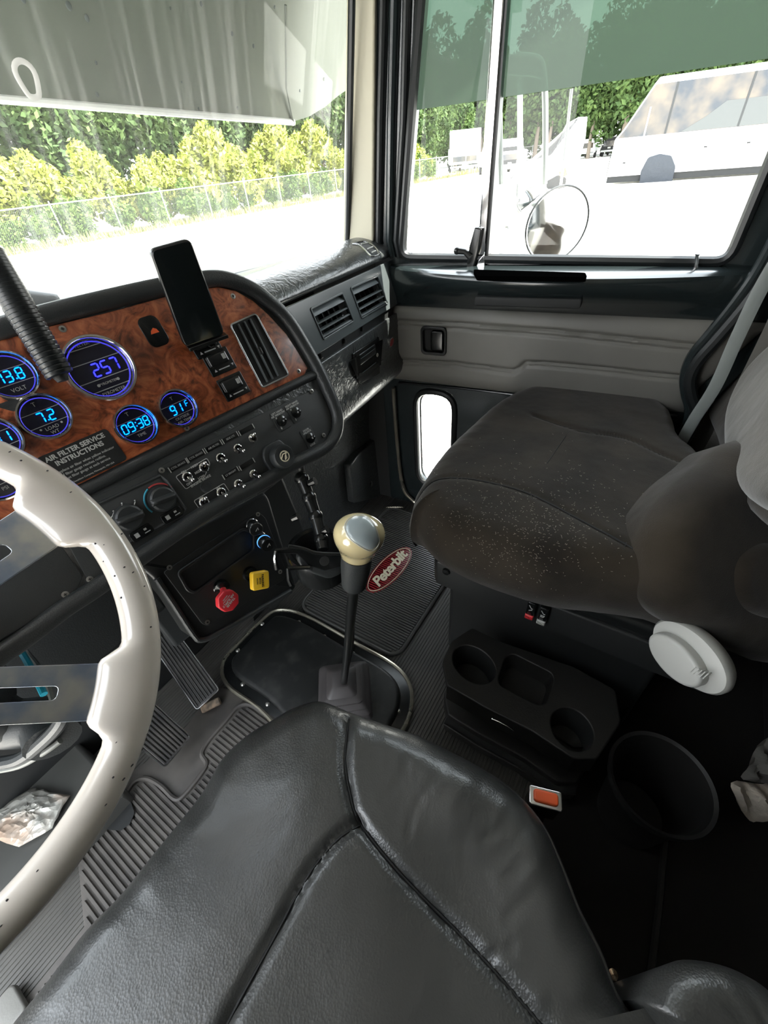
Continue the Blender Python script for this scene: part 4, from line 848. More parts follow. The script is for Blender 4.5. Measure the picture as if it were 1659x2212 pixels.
# shifter cover plate
FS = flat(.004)
SP = Thing('shifter_cover_plate', 'black steel floor cover plate with rounded bright trim around the gear lever', 'cover plate', F=FS)
spx = [(600, 1318), (660, 1330), (760, 1385), (850, 1436), (885, 1480), (888, 1530), (868, 1580), (820, 1640), (640, 1600), (560, 1530), (490, 1478), (482, 1430), (520, 1385), (560, 1345)]
sq = ZQ(spx, .01); so = [tuple(p[:2]) for p in cat([V(*p) for p in sq], 4, True)]
make(MB().at(FS).slab(inset(so, .002), 0, .006, .002), 'base_plate', M['black'], SP)
make(MB().at(FS).tube([(p[0], p[1], .005) for p in so], .0055, 8, closed=True), 'edge_trim', M['alutrim'], SP)
def cover(s_, z0, z1): return inset(so, s_)
make(MB().at(FS).slab(inset(so, .030), .005, .024, .012), 'raised_cover', M['dust'], SP)
for q in ((566, 1347), (645, 1343), (700, 1374), (762, 1411), (824, 1450), (860, 1535), (513, 1404), (524, 1477), (578, 1520)):
    p = Z(*q, .012); make(MB().at(flat(.010).move(p[0], p[1])).lathe([(0, .0045), (.004, .004), (.0065, .001), (.0065, 0)], 12), 'screw', M['screw'], SP)
# gear lever
base = Z(742, 1488, .05); kt = pxk(775, 1160, .60)
GL = Thing('gear_lever', 'tall gear lever with an ivory knob and rubber boot on the floor plate', 'gear lever', F=flat(.028).move(base[0], base[1]))
ax2 = unit(kt-base)
fbt = GL.F.turn(38)
mb = MB().at(fbt)
for k, (hw_, z) in enumerate(((.078, 0), (.072, .012), (.074, .017), (.064, .028), (.066, .034), (.055, .043), (.056, .050), (.043, .058), (.024, .075))):
    if k: mb.prism(roundpoly([(-pw, -pw*.9), (pw, -pw*.9), (pw, pw*.9), (-pw, pw*.9)], .012, 3), pz, z, taper=hw_/pw)
    pw, pz = hw_, z
make(mb, 'rubber_boot', M['boot'], GL, ang=50)
kn0 = base+ax2*(np.linalg.norm(kt-base)-.045)
make(MB().tube([base+V(0, 0, .0), base+ax2*.25, base+ax2*.40, kn0], [.0085, .0085, .0095, .010], 14), 'shaft', M['satin'], GL)
make(MB().tube([kn0-ax2*.085, kn0-ax2*.082, kn0-ax2*.03, kn0+ax2*.005], [.017, .021, .024, .024], 24), 'collar_sleeve', M['plastic'], GL)
make(MB().tube(cat([base+ax2*.12+V(.010, .0, 0), base+ax2*.25+V(.012, -.004, 0), base+ax2*.36+V(.012, 0, 0)], 4), .0035, 8), 'air_line', M['rubber'], GL)
fk = Frame(kn0, unit(np.cross(V(*ray(775, 1160)), ax2)), unit(V(0, 0, 1)))
side = unit(V(*RT)-ax2*(RT@ax2)); back = np.cross(side, ax2); back = back if back@(CAM-kn0) > 0 else -back
prof = [(-.044, .0), (-.042, .020), (-.032, .0235), (-.014, .0275), (.006, .0325), (.024, .0345), (.038, .032), (.049, .024), (.055, .012), (.057, .0)]
pr = cat([V(*p) for p in prof], 4); n_ = 36; vs = []
tipdir = unit(back*.55+ax2*.85)
for (h, r) in pr:
    for j in range(n_):
        a = 2*math.pi*j/n_; r2 = max(r, 0)*(1+.06*math.cos(2*a)); vs.append(tuple(kn0+ax2*(h+.036)+side*r2*math.cos(a)+back*(r2*math.sin(a)+.010*max(0, (h+.01)/.05))))
mb = MB(); mb.add(vs, [(i*n_+j, i*n_+(j+1) % n_, (i+1)*n_+(j+1) % n_, (i+1)*n_+j) for i in range(len(pr)-1) for j in range(n_)])
gk = make(mb, 'gear_knob', M['knobcream'], GL, ang=80, label='ivory knob')
tp = pxk(787, 1150, .555); ft = Frame(tp, side, unit(np.cross(unit(CAM-tp), side)))
tq = Q(ft, [(745, 1140), (752, 1122), (772, 1112), (790, 1113), (808, 1132), (818, 1160), (820, 1172), (812, 1186), (798, 1190), (775, 1178), (755, 1162)])
from mathutils.bvhtree import BVHTree
def drape(src, F, outline, lift, rings=8):     # a patch lying on the surface of another mesh
    bvh = BVHTree.FromPolygons([Vector(v) for v in src.v], src.f); c = np.mean(np.array(outline), 0); vs = []; n = len(outline)
    for k in range(rings+1):
        s = 1-k/rings*.999
        for p in outline:
            q = c+(np.array(p)-c)*s; o = F.w((q[0], q[1], .12)); h = bvh.ray_cast(Vector(o), Vector(-F.n), .3)
            X = np.array(h[0]) if h[0] is not None else F.w((q[0], q[1], 0)); l = lift if k else -.0005
            vs.append(tuple(X+F.n*l))
    return MB().add(vs, [(i*n+j, i*n+(j+1) % n, (i+1)*n+(j+1) % n, (i+1)*n+j) for i in range(rings) for j in range(n)])
to = [tuple(p) for p in cat([V(*p) for p in tq], 4, True)]
dr = drape(mb, ft, to, .0012); make(dr, 'knob_insert', M['insert'], sub=gk)
ko = [dr.v[i] for i in range(len(to))]
make(MB().tube([V(*p) for p in ko], .0011, 6, closed=True), 'insert_rim', M['ltgrey'], sub=gk)
# pedals
def pedal(pts, zt, zb, name, label, nr):
    # pts: TL, TR, BR, BL in pixels; top of pedal at height zt, bottom at zb
    P = [Z(*pts[0], zt), Z(*pts[1], zt), Z(*pts[2], zb), Z(*pts[3], zb)]; O = sum(P)/4
    a = unit((P[1]-P[0])+(P[2]-P[3])); b = (P[0]-P[3])+(P[1]-P[2]); b = unit(b-a*(a@b)); F = Frame(O, a, b)
    if F.n[2] < 0: F = Frame(O, -a, b)
    L_ = [F.loc(p)[:2] for p in P]; t = Thing(name, label, 'pedal', F=F)
    make(MB().at(F).slab(roundpoly(L_, .008), -.010, .0, .002), 'pedal_plate', M['pedal'], t)
    make(MB().at(F).tube([(p[0], p[1], .0) for p in roundpoly(L_, .008)], .0022, 6, closed=True), 'pedal_trim', M['brushed'], t)
    for k in range(nr):
        s = (k+.7)/(nr+.4); p = L_[0]+(L_[1]-L_[0])*s; q = L_[3]+(L_[2]-L_[3])*s; d = unit(q-p); p = p+d*.006; q = q-d*.006
        make(MB().at(F).tube([(p[0], p[1], .001), (q[0], q[1], .001)], .0030, 6), 'pedal_rib', M['pedal'], t)
    return t, F, L_
t, F_, L_ = pedal([(300, 1350), (362, 1338), (474, 1490), (424, 1534)], .16, .035, 'accelerator_pedal', 'long ribbed accelerator pedal right of the brake pedal', 8)
make(MB().at(F_).box(L_[3][0]*.5+L_[2][0]*.5, L_[3][1]-.004, -.012, .05, .02, .02), 'pedal_hinge', M['dirt'], t, bevel=.004)
t, F_, L_ = pedal([(240, 1560), (312, 1500), (412, 1592), (356, 1658)], .17, .06, 'brake_pedal', 'shorter wide ribbed brake pedal nearest the steering wheel rim', 9)
make(MB().at(F_).cyl((0, 0, -.01), (0, .12, -.14), .014), 'pedal_arm', M['satin'], t)
q = Z(240, 1630, .03); make(MB().at(flat(0).move(q[0], q[1])).lathe([(.0, .03), (.018, .03), (.022, .0)], 16), 'pedal_bolt', M['dirt'], t)
# crumpled wrapper
wz = .075
wq = [Z(x, y, wz) for x, y in [(-40, 1762), (68, 1700), (95, 1706), (150, 1718), (132, 1752), (110, 1790), (40, 1830), (-40, 1800)]]
c = sum(wq)/8; vs = [tuple(c+V(0, 0, .012))]; rg = random.Random(5); rings = 9
for k in range(1, rings+1):
    for i in range(8):
        for j in range(3):
            p = wq[i]+(wq[(i+1) % 8]-wq[i])*j/3; q = c+(p-c)*k/rings; vs.append((q[0]+rg.uniform(-.0015, .0015), q[1]+rg.uniform(-.0015, .0015), q[2]+rg.uniform(-.0035, .0035)+.012*(1-(k/rings)**2)))
fs = [(0, 1+j, 1+(j+1) % 24) for j in range(24)]+[(1+k*24+j, 1+k*24+(j+1) % 24, 1+(k+1)*24+(j+1) % 24, 1+(k+1)*24+j) for k in range(rings-1) for j in range(24)]
wr = solo(MB().add(vs, fs), 'crumpled_wrapper', M['foil'], 'crumpled pale food wrapper lying beside the steering wheel rim', 'wrapper'); sm = wr.modifiers.new('t', 'SOLIDIFY'); sm.thickness = .002
solo(MB().box(*(Z(60, 1765, .032)), .30, .34, .062), 'side_ledge', M['matrub'], 'low black ribbed ledge at the left under the crumpled wrapper', 'floor ledge', bevel=.01)
q = Z(12, 2190, .02); solo(MB().at(flat(.012).move(q[0], q[1])).slab(rrect(.05, .06, .01), 0, .012, .004), 'white_card', M['vinyl'], 'small pale plastic piece on the mat at the lower left corner', 'plastic piece')
# ================================================================ folding cup holder on a jointed arm
CH = Thing('folding_cup_holder', 'black jointed arm with a ring cup holder and clamp bracket hanging below the dash', 'cup holder')
a = [pxk(652, 1034, .80), pxk(668, 1075, .80), pxk(682, 1115, .80), pxk(694, 1165, .79), pxk(698, 1190, .78)]
make(MB().tube([a[0]+V(.03, .02, .03), a[0]], .007, 8), 'mounting_stud', M['chrome'], CH)
for k in range(4): make(MB().tube([a[k], a[k]+(a[k+1]-a[k])*.9], [.013, .011], 12).ball(a[k], .0145, 12, 8), 'arm_segment', M['black'], CH)
for k, (x, y) in enumerate(((676, 1042), (640, 1118), (702, 1146))): make(MB().tube([pxk(x-8, y+3, .79), pxk(x+5, y-3, .785)], [.006, .008], 10), 'clamp_knob', M['black'], CH)
rc = pxk(686, 1192, .80); F = Frame(rc, unit(RT-V(0, 0, RT[2])), unit(V(FW[0], FW[1], 0))); F = Frame(rc, F.a, F.b)
make(MB().at(F).lathe([(.047, .012), (.050, .016), (.056, .014), (.058, .006), (.055, -.02), (.050, -.055), (.0, -.058)], 40), 'cup_ring', M['black'], CH)
make(MB().at(F).lathe([(.0, -.050), (.044, -.048), (.048, .010)], 40), 'cup_liner', M['matte'], CH)
def bk(px, k=.70): return [pxk(x, y, k) for x, y in px]
FK = Frame(pxk(665, 1205, .70), *tilt(30, 60))
bq = Q(FK, [(592, 1186), (645, 1180), (655, 1184), (675, 1192), (735, 1196), (738, 1222), (700, 1232), (668, 1222), (640, 1196), (595, 1194)])
make(MB().at(FK).slab(roundpoly(bq, .003), -.004, .004, .002), 'bracket_arm', M['black'], CH)
bq = Q(FK, [(640, 1200), (668, 1196), (735, 1200), (740, 1240), (712, 1252), (670, 1238), (648, 1222)])
make(MB().at(FK).slab(roundpoly(bq, .008), -.016, .000, .005), 'bracket_body', M['plastic'], CH)
make(MB().at(FK).tube(cat([(p[0], p[1], .006) for p in Q(FK, [(622, 1178), (655, 1184), (682, 1193), (735, 1196)])], 4), .0028, 8), 'bracket_bar', M['satin'], CH)
for px in (((594, 1188), (592, 1205), (596, 1228)), ((620, 1226), (622, 1250), (628, 1262))):
    make(MB().at(FK).tube([(p[0], p[1], .008) for p in Q(FK, px)], [.003, .0032, .004], 8), 'bracket_claw', M['chrome' if px[0][0] == 594 else 'satin'], CH)
make(MB().at(FK).tube([(p[0], p[1], .004) for p in Q(FK, [(620, 1226), (668, 1224)])], .004, 8), 'lower_bar', M['black'], CH)
q = FK.uv(701, 1212, .004); make(MB().at(FK.move(q[0], q[1], .004)).lathe([(0, .0005), (.008, .0005), (.0085, 0)], 20), 'bracket_pivot', M['matte'], CH)
# ================================================================ seats
def cushion(outline, zt, zb, R=.05, seams=(), rings=34, dome=.012, grove=.010, gw=.007, wr=0, bulge=.0, lumps=(), seed=1, creases=()):
    P = np.array(outline)[:, :2]; n = len(P); c = P.mean(0); rgs = []; top = []
    T = np.roll(P, -1, 0)-np.roll(P, 1, 0); L = np.linalg.norm(T, axis=1, keepdims=True); N = np.c_[T[:, 1], -T[:, 0]]/L
    if 0.5*np.sum(P[:, 0]*np.roll(P[:, 1], -1)-np.roll(P[:, 0], -1)*P[:, 1]) < 0: N = -N
    vs = []; S = [[V(*p[:2]) for p in s] for s in seams]
    for k in range(5): vs += [(p[0]-N[i, 0]*.010*(1-k/4), p[1]-N[i, 1]*.010*(1-k/4), zb+(zt-R-zb)*k/4) for i, p in enumerate(P)]
    # the bulging side
    for k in range(5):
        for i, p in enumerate(P):
            b = bulge*math.sin(math.pi*k/4); j = k*n+i; v = vs[j]; vs[j] = (v[0]+N[i, 0]*b, v[1]+N[i, 1]*b, v[2])
    for k in range(1, rings+1):
        t = k/rings
        for i, p in enumerate(P):
            dmax = np.linalg.norm(p-c)*.999; d = dmax*t**1.1; q = p+(c-p)*(d/np.linalg.norm(p-c)); e = min(1, d/R); z = zt-R+R*math.sqrt(max(0, 1-(1-e)**2))+dome*(d/dmax)**.7
            for s in S: z -= grove*math.exp(-(dist_poly(q, s)/gw)**2)
            for s in creases: z -= .0022*math.exp(-(dist_poly(q, s)/.003)**2)-.0009*math.exp(-((dist_poly(q, s)-.008)/.006)**2)
            for (lx, ly, lr, lh) in lumps: z += lh*math.exp(-((q[0]-lx)**2+(q[1]-ly)**2)/lr**2)
            if wr:  # puckers near the rim
                fr = math.exp(-((d-.035)/.03)**2); z += wr*fr*(math.sin(i*.9+seed)+.6*math.sin(i*2.3+1.7*seed))*.5
            vs.append((q[0], q[1], z))
    m = 5+rings
    fs = [(a*n+i, a*n+(i+1) % n, (a+1)*n+(i+1) % n, (a+1)*n+i) for a in range(m-1) for i in range(n)]+[tuple((m-1)*n+i for i in range(n))]
    return MB().add(vs, fs)
def resample(pts, n):
    P = [np.array(p[:2]) for p in pts]; P.append(P[0]); d = [0]
    for i in range(1, len(P)): d.append(d[-1]+np.linalg.norm(P[i]-P[i-1]))
    o = []; 
    for k in range(n):
        s = d[-1]*k/n; i = max(j for j in range(len(d)) if d[j] <= s+1e-12); i = min(i, len(P)-2); f = (s-d[i])/(d[i+1]-d[i]+1e-12); o.append(tuple(P[i]+(P[i+1]-P[i])*f))
    return o
# driver's seat: the outline is read on the plane of the widest part of the cushion, .40 above the floor
zs = .385
dpx = [(32, 2212), (100, 2133), (190, 2013), (271, 1927), (353, 1824), (407, 1758), (447, 1704), (488, 1636), (542, 1587), (597, 1554), (640, 1530), (694, 1517), (754, 1539), (830, 1565), (904, 1591), (1033, 1656), (1111, 1710), (1173, 1783), (1214, 1871), (1250, 1964), (1297, 2057), (1333, 2150), (1385, 2225)]
do = ZQ(dpx, zs); do = [tuple(p) for p in cat([V(*p) for p in do], 5)]
do = [(-.36, do[0][1]-.03), (-.33, do[0][1]-.008)]+do[2:]+[(.16, -.24), (.10, -.30), (-.2, -.32), (-.36, -.28)]
dov = resample(do, 260)
zt_ = .43
s1_ = cat([V(*p) for p in ZQ([(752, 1545), (745, 1640), (757, 1720), (778, 1778), (860, 1880), (1000, 2020), (1090, 2118), (1170, 2212), (1260, 2330)], zt_)], 4)
s2_ = cat([V(*p) for p in ZQ([(778, 1778), (720, 1822), (660, 1900), (600, 2010), (540, 2120), (490, 2212), (400, 2400)], zt_)], 4)
DS = Thing('leather_bucket_seat', 'glossy black leather driver seat cushion with sewn panels in the foreground', 'seat')
lump = [(-.05, .12, .07, -.006), (.10, .02, .09, -.014), (-.02, -.06, .12, -.012), (.07, .24, .06, .006), (.17, .06, .05, .010)]
CR = [cat([V(*p) for p in ZQ(q, zt_)], 4) for q in ([(1205, 1868), (1150, 1930), (1095, 1985)], [(1125, 1745), (1080, 1790), (1040, 1815)], [(880, 1640), (862, 1690), (822, 1730)], [(960, 1660), (905, 1730), (880, 1800)], [(1110, 2042), (1060, 2062)], [(1320, 2160), (1260, 2180), (1180, 2178)], [(1010, 1700), (990, 1760)], [(1150, 1850), (1090, 1900)])]
cm = cushion(dov, zt_, .30, .055, [s1_, s2_], 60, .012, .010, .0055, .0016, .006, lump, creases=CR)
make(cm, 'seat_cushion', M['leather'], DS, ang=80)
def ontop(src, pts, r, lift=.0):
    bvh = BVHTree.FromPolygons([Vector(v) for v in src.v], src.f); o = []
    for p in pts:
        h = bvh.ray_cast(Vector((p[0], p[1], 1.05)), Vector((0, 0, -1)), 1.0)
        if h[0] is not None: o.append(np.array(h[0])+V(0, 0, lift))
    return MB().tube(o, r, 6)
for s in (s1_, s2_): make(ontop(cm, s, .0018, .001), 'seam', M['piping'], DS)
# creases in the leather along the bolster: soft folds
mb = MB()
make(MB().slab([(p[0], p[1]) for p in inset(dov, .03)], .10, .30, .01), 'seat_base', M['matte'], DS)
make(MB().tube([(p[0], p[1], .365) for p in inset(dov, -.004)], .0035, 6, closed=True), 'lower_piping', M['leather'], DS)
# right hand wing of the backrest
wpx = [(1398, 2160), (1425, 2105), (1478, 2072), (1560, 2078), (1640, 2110), (1720, 2180)]
wo = [tuple(p) for p in cat([V(*p) for p in ZQ(wpx, .46)], 5)]; wo += [(wo[-1][0]-.06, wo[-1][1]-.10), (wo[0][0]-.06, wo[0][1]-.12)]
make(cushion(resample(wo, 90), .47, .20, .03, (), 14, .004, wr=.001), 'backrest_bolster', M['leather'], DS, ang=80)
# seat belt buckle on its stalk
bq = [Z(x, y, .34) for x, y in [(1140, 1722), (1152, 1704), (1216, 1720), (1206, 1752)]]; O = sum(bq)/4; a_ = unit(bq[2]-bq[1]); 
BF = Frame(O, a_, unit(np.cross(V(-.1, .15, 1), a_)))
BU = Thing('seat_belt_buckle', 'chrome seat belt buckle with orange red release button beside the driver seat', 'seat belt buckle', F=BF)
make(MB().at(BF).slab(rrect(.048, .027, .004), -.004, .002, .002), 'buckle_plate', M['chrome'], BU)
make(MB().at(BF).slab(rrect(.036, .0175, .005), .0, .007, .003), 'release_button', M['orange'], BU)
make(MB().at(BF).slab(rrect(.044, .024, .003), -.06, -.004, .002), 'buckle_body', M['black'], BU)
make(MB().tube(cat([BF.w((0, 0, -.05)), BF.w((.004, 0, -.12)), BF.w((-.01, -.02, -.22)), BF.w((-.03, -.03, -.30))], 5), .013, 10), 'buckle_stalk', M['plastic'], BU)
q = Z(1325, 2105, .22); solo(MB().at(flat(.21).move(q[0], q[1])).lathe([(0, .012), (.006, .010), (.008, 0)], 12), 'seat_bolt', M['brass'], 'small brass bolt beside the right edge of the driver seat', 'bolt')
# ---------------------------------------------------------------- passenger seat
PS = Thing('velour_bucket_seat', 'dusty brown black velour passenger seat with linty cushion and side bolster', 'seat')
zs = .515
ppx = [(888, 1118), (893, 1090), (908, 1062), (930, 1026), (966, 980), (1010, 938), (1060, 894), (1110, 866), (1160, 853), (1220, 850), (1290, 857), (1350, 866), (1410, 884), (1440, 905), (1452, 930), (1460, 955), (1476, 975), (1510, 1005), (1545, 1050), (1585, 1120)]
po = [V(*p) for p in ZQ(ppx, zs)]; 
lpx = [(1500, 1340), (1400, 1325), (1290, 1306), (1200, 1296), (1100, 1268), (1010, 1234), (945, 1198), (905, 1160)]
po2 = [V(*p) for p in ZQ(lpx, .455)]
pov = resample([tuple(p) for p in cat(po+po2, 4, True)], 260)
ZT = .565
ps1 = cat([V(*p) for p in ZQ([(898, 1078), (930, 1056), (975, 1049), (1040, 1058), (1130, 1084), (1230, 1132), (1330, 1185), (1455, 1243), (1520, 1270)], ZT-.02)], 4)
ps2 = cat([V(*p) for p in ZQ([(1150, 900), (1250, 935), (1350, 950), (1430, 985), (1500, 1010)], ZT)], 3)
ps3 = [V(*p) for p in ZQ([(1425, 985), (1400, 1060), (1350, 1180)], ZT)]
ps4 = [V(*p) for p in ZQ([(1220, 950), (1180, 1010)], ZT)]
pc2 = cushion(pov, ZT, .42, .06, [ps1], 44, .010, .006, .006, .0012, .010, [(.75, .15, .10, .004)], 3)
pcs = cushion(pov, ZT, .42, .06, [ps1, ps2], 44, .010, .005, .006, .0012, .010, [(.75, .15, .10, .004)], 3)
make(pcs, 'seat_cushion', M['velour'], PS, ang=80)
make(ontop(pcs, ps1, .0016, .001), 'seam', M['piping'], PS)
for s in (ps3, ps4, ps2): make(ontop(pcs, s, .0009, .0), 'seam', M['piping'], PS)
bvh = BVHTree.FromPolygons([Vector(v) for v in pcs.v], pcs.f); mb = MB(); rg = random.Random(11)
for k in range(900):
    x = rg.gauss(1130, 120); y = rg.gauss(1130, 75)
    r = ray(x, y); h = bvh.ray_cast(Vector(CAM), Vector(r).normalized(), 3)
    if h[0] is None: continue
    p = np.array(h[0])+np.array(h[1])*.0006*(1 if h[1].z > -0.2 else -1); a = rg.uniform(0, 6.3); l = rg.uniform(.0006, .0022); q = V(math.cos(a)*l, math.sin(a)*l, 0)
    mb.tube([p-q, p+V(q[1], -q[0], 0)*.3, p+q], .00022, 4)
make(mb, 'lint', M['lint'], PS, smooth=False).update_tag(); bpy.data.objects['lint']['kind'] = 'stuff'
# seat pan, suspension box
lp2 = [V(*p) for p in ZQ([(940, 1196), (975, 1240), (1080, 1285), (1190, 1325), (1290, 1362), (1400, 1440)], .40)]
x0 = .585
pan = [(x0, .30), (x0+.02, .315), (1.06, .33), (1.08, -.15), (x0, -.20)]
make(MB().slab(roundpoly([(x0, .30), (1.06, .33), (1.08, -.20), (x0, -.22)], .03), .375, .43, .012), 'seat_pan', M['satin'], PS)
make(MB().slab(roundpoly([(x0-.012, .285), (x0+.004, .30), (x0+.004, -.24), (x0-.012, -.24)], .003), .33, .405, .004), 'pan_rail', M['console_black'], PS)
make(MB().box(.83, .045, .19, .42, .46, .38), 'suspension_box', M['console_black'], PS, bevel=.012)
make(MB().slab(roundpoly([(x0+.02, .27), (1.04, .27), (1.04, -.20), (x0+.02, -.20)], .01), .30, .378, .006), 'upper_frame', M['satin'], PS)
q = Z(966, 1222, .40); make(MB().at(Frame((x0-.012, q[1], .385), (0, -1, 0), (0, 0, 1))).lathe([(0, .006), (.008, .005), (.010, 0)], 14), 'rail_bolt', M['black'], PS)
# two rocker levers, red and grey
for (px, py, m, sy) in ((1146, 1318, 'red', 0), (1172, 1330, 'ltgrey', 1)):
    FR = Frame((x0-.014, 0, 0), (0, -1, 0), (0, 0, 1)); p = FR.uv(px, py, .01); f = FR.move(p[0], p[1], .0)
    b = make(MB().at(f).slab(rrect(.017, .044, .002), 0, .010, .003), 'air_switch', M['black'], PS)
    make(MB().at(f.move(0, -.0225, .0)).slab(rrect(.017, .013, .002), 0, .013, .003), 'switch_tip', M[m], sub=b)
    mb = MB().at(f).tube([(-.004, .014, .0105), (.001, .006, .0105), (.004, .006, .0105)], .0008, 6)
    mb.tube([(-.004, .0, .0105), (.004, .0, .0105), (.002, -.004, .0105), (-.004, -.004, .0105)] if sy else [(-.003, -.002, .0105), (.003, .002, .0105)], .0008, 6); make(mb, 'switch_symbol', M['white'], sub=b)
# big grey adjustment knob
kf = pxk(1490, 1415, .67); kq = unit(CAM-kf+V(0, .25, -.45))
KF = Frame(kf, unit(np.cross(V(0, 0, 1), kq)), (0, 0, 1)); KF = Frame(kf, KF.a, unit(np.cross(kq, KF.a)))
KN = make(MB().at(KF).lathe([(0, .009), (.045, .009), (.054, .007), (.057, .002), (.057, -.009), (.052, -.022), (.037, -.04)], 48, sx=1.14, sy=.76), 'adjustment_knob', M['ltgrey'], PS, label='large round worn grey plastic knob')
make(MB().at(KF).slab([(p[0]*.047-.004, p[1]*.030-.010) for p in circle(1, 40)], .007, .028, .006), 'knob_grip', M['ltgrey'], sub=KN)
for k in range(5): make(MB().at(KF).box(.040-.004*k, .012-.002*k, .024, .0015, .014, .008), 'grip_ridge', M['ltgrey'], sub=KN)
# backrest: broad light panel, outer bolster and near bolster with armrest pivot
def sheet(pxs, k0, k1, m, name, thick=.10, puff=.05, F0=None, R=.045, seams=()):
    # upholstered volume whose outline is read on an upright plane of the seat back
    F = F0; o = resample([tuple(p) for p in cat([V(*p) for p in Q(F, pxs)], 4, True)], 140)
    mb = cushion(o, 0, -thick, R, [Q(F, s) for s in seams], 26, .008, .007, .006)
    mb2 = MB().at(F); mb2.add(mb.v, mb.f); return make(mb2, name, m, PS, ang=80)
FBK = Frame((.86, -.20, .70), unit((1, -.06, 0)), unit((0, -.30, 1)))     # face of the backrest, looks forward
FBK = Frame((.86, -.17, .70), unit((-1, .0, 0)), unit((0, -.28, 1)))
sheet([(1530, 950), (1515, 880), (1530, 800), (1575, 730), (1640, 660), (1720, 560), (1900, 500), (2000, 800), (1900, 1150), (1700, 1180), (1580, 1080), (1545, 1010)], 0, 0, M['velour'], 'backrest', .12, F0=Frame(FBK.w((0, 0, -.03)), FBK.a, FBK.b))
sheet([(1548, 1020), (1545, 960), (1560, 880), (1600, 800), (1660, 735), (1740, 680), (1850, 800), (1850, 1000), (1700, 1100), (1600, 1080)], 0, 0, M['velourlight'], 'backrest_panel', .08, F0=FBK, seams=())
FAR = Frame((.575, -.20, .60), unit((.0, -1, 0)), unit((0.0, 0, 1)))
FAR = Frame(pxk(1480, 1200, .64), unit(RT+FW*.25), UP)
sheet([(1662, 940), (1590, 990), (1530, 1040), (1480, 1105), (1455, 1160), (1450, 1220), (1458, 1290), (1472, 1330), (1510, 1365), (1580, 1400), (1640, 1425), (1760, 1440), (1850, 1200), (1800, 960)], 0, 0, M['velour'], 'near_bolster', .12, F0=FAR, R=.055)
sheet([(1600, 1260), (1604, 1220), (1625, 1190), (1670, 1170), (1730, 1200), (1740, 1290), (1700, 1340), (1640, 1330), (1610, 1300)], 0, 0, M['velour'], 'armrest_pivot', .05, F0=Frame(FAR.w((0, 0, .016)), FAR.a, FAR.b), R=.02)
# seat belt strap down the door pillar
ST = [FD.w(FD.uv(x, y, .10)) for x, y in [(1690, 545), (1640, 630), (1590, 735), (1545, 835), (1500, 905), (1462, 972)]]
mbs = MB(); P = cat(ST, 6); wdir = unit(V(.3, -1, .1))
SBt = solo(MB().tube(P, .013, 10, flatr=.12, up=(-1, -.1, 0)), 'seat_belt', M['strap'], 'grey seat belt webbing running down behind the passenger seat', 'seat belt')
# ================================================================ cup holder console
zc = .22
FC = flat(zc); CO = Thing('cup_holder_console', 'matte black plastic console with two cup holders and a middle tray between the seats', 'cup holder console', F=FC)
cq = roundpoly(ZQ([(975, 1385), (1020, 1355), (1080, 1385), (1240, 1440), (1330, 1490), (1342, 1560), (1290, 1640), (1240, 1640), (1150, 1580), (1050, 1530), (965, 1480), (955, 1430)], zc), .008)
c1 = circle(.042, 28, *Z(1024, 1438, zc)[:2]); c2 = circle(.048, 28, *Z(1240, 1588, zc)[:2])
c1 = ZQ([(1024+46*math.cos(t)+4*math.sin(t), 1436+12*math.cos(t)+40*math.sin(t)) for t in np.linspace(0, 2*math.pi, 29)[:-1]], zc)
c2 = ZQ([(1236+46*math.cos(t)+4*math.sin(t), 1576+12*math.cos(t)+46*math.sin(t)) for t in np.linspace(0, 2*math.pi, 29)[:-1]], zc)
c3 = roundpoly(ZQ([(1092, 1420), (1108, 1412), (1192, 1454), (1196, 1470), (1180, 1520), (1160, 1522), (1080, 1480), (1076, 1466)], zc), .01)
M['console'] = mat('grey_black_moulded_plastic', (.012, .0115, .0105), .5, bump=[('v', 300, .2, .0006)])
make(plate(FC, cq, [c1, c2, c3], -.012, .0, .003), 'console_top', M['console'], CO)
for c in (c1, c2, c3):
    mbc = MB().at(FC); n = len(c); cc = np.mean(np.array(c), 0); d = -.07 if c is not c3 else -.045
    vs = [(p[0], p[1], -.002) for p in c]+[((p[0]-cc[0])*.86+cc[0], (p[1]-cc[1])*.86+cc[1], d) for p in c]
    mbc.add(vs, [(i, (i+1) % n, n+(i+1) % n, n+i) for i in range(n)]+[tuple(range(n, 2*n))]); make(mbc, 'cup_well' if c is not c3 else 'tray_well', M['matte'] if c is not c3 else M['console'], CO)
b0 = ZQ([(965, 1480), (1050, 1530), (1150, 1580), (1240, 1640), (1290, 1640)], zc); 
mbc = MB(); A = [V(p[0], p[1], zc-.006) for p in b0]; k = len(A); dirn = unit(V(A[-2][1]-A[0][1], A[0][0]-A[-2][0], 0))
if dirn[0] > 0: dirn = -dirn
mbc.add([tuple(p) for p in A]+[tuple(p+V(0, 0, -.055)) for p in A], [(i, i+1, k+i+1, k+i) for i in range(k-1)]); make(mbc, 'front_fascia', M['console'], CO)
mbc = MB(); A2 = [p+V(0, 0, -.055) for p in A]; mbc.add([tuple(p+V(.05, 0, 0)) for p in A2]+[tuple(p+V(.05, 0, -.10)) for p in A2]+[tuple(p+dirn*.008+V(0, 0, -.115)) for p in A2], [(i, i+1, k+i+1, k+i) for i in range(k-1)]+[(k+i, k+i+1, 2*k+i+1, 2*k+i) for i in range(k-1)]); make(mbc, 'open_pocket', M['matte'], CO)
mbc = MB(); A3 = [p+dirn*.008+V(0, 0, -.115) for p in A2]; mbc.add([tuple(p) for p in A3]+[tuple(p+dirn*-.004+V(0, 0, -.05)) for p in A3], [(i, i+1, k+i+1, k+i) for i in range(k-1)]); make(mbc, 'lower_lip', M['console'], CO)
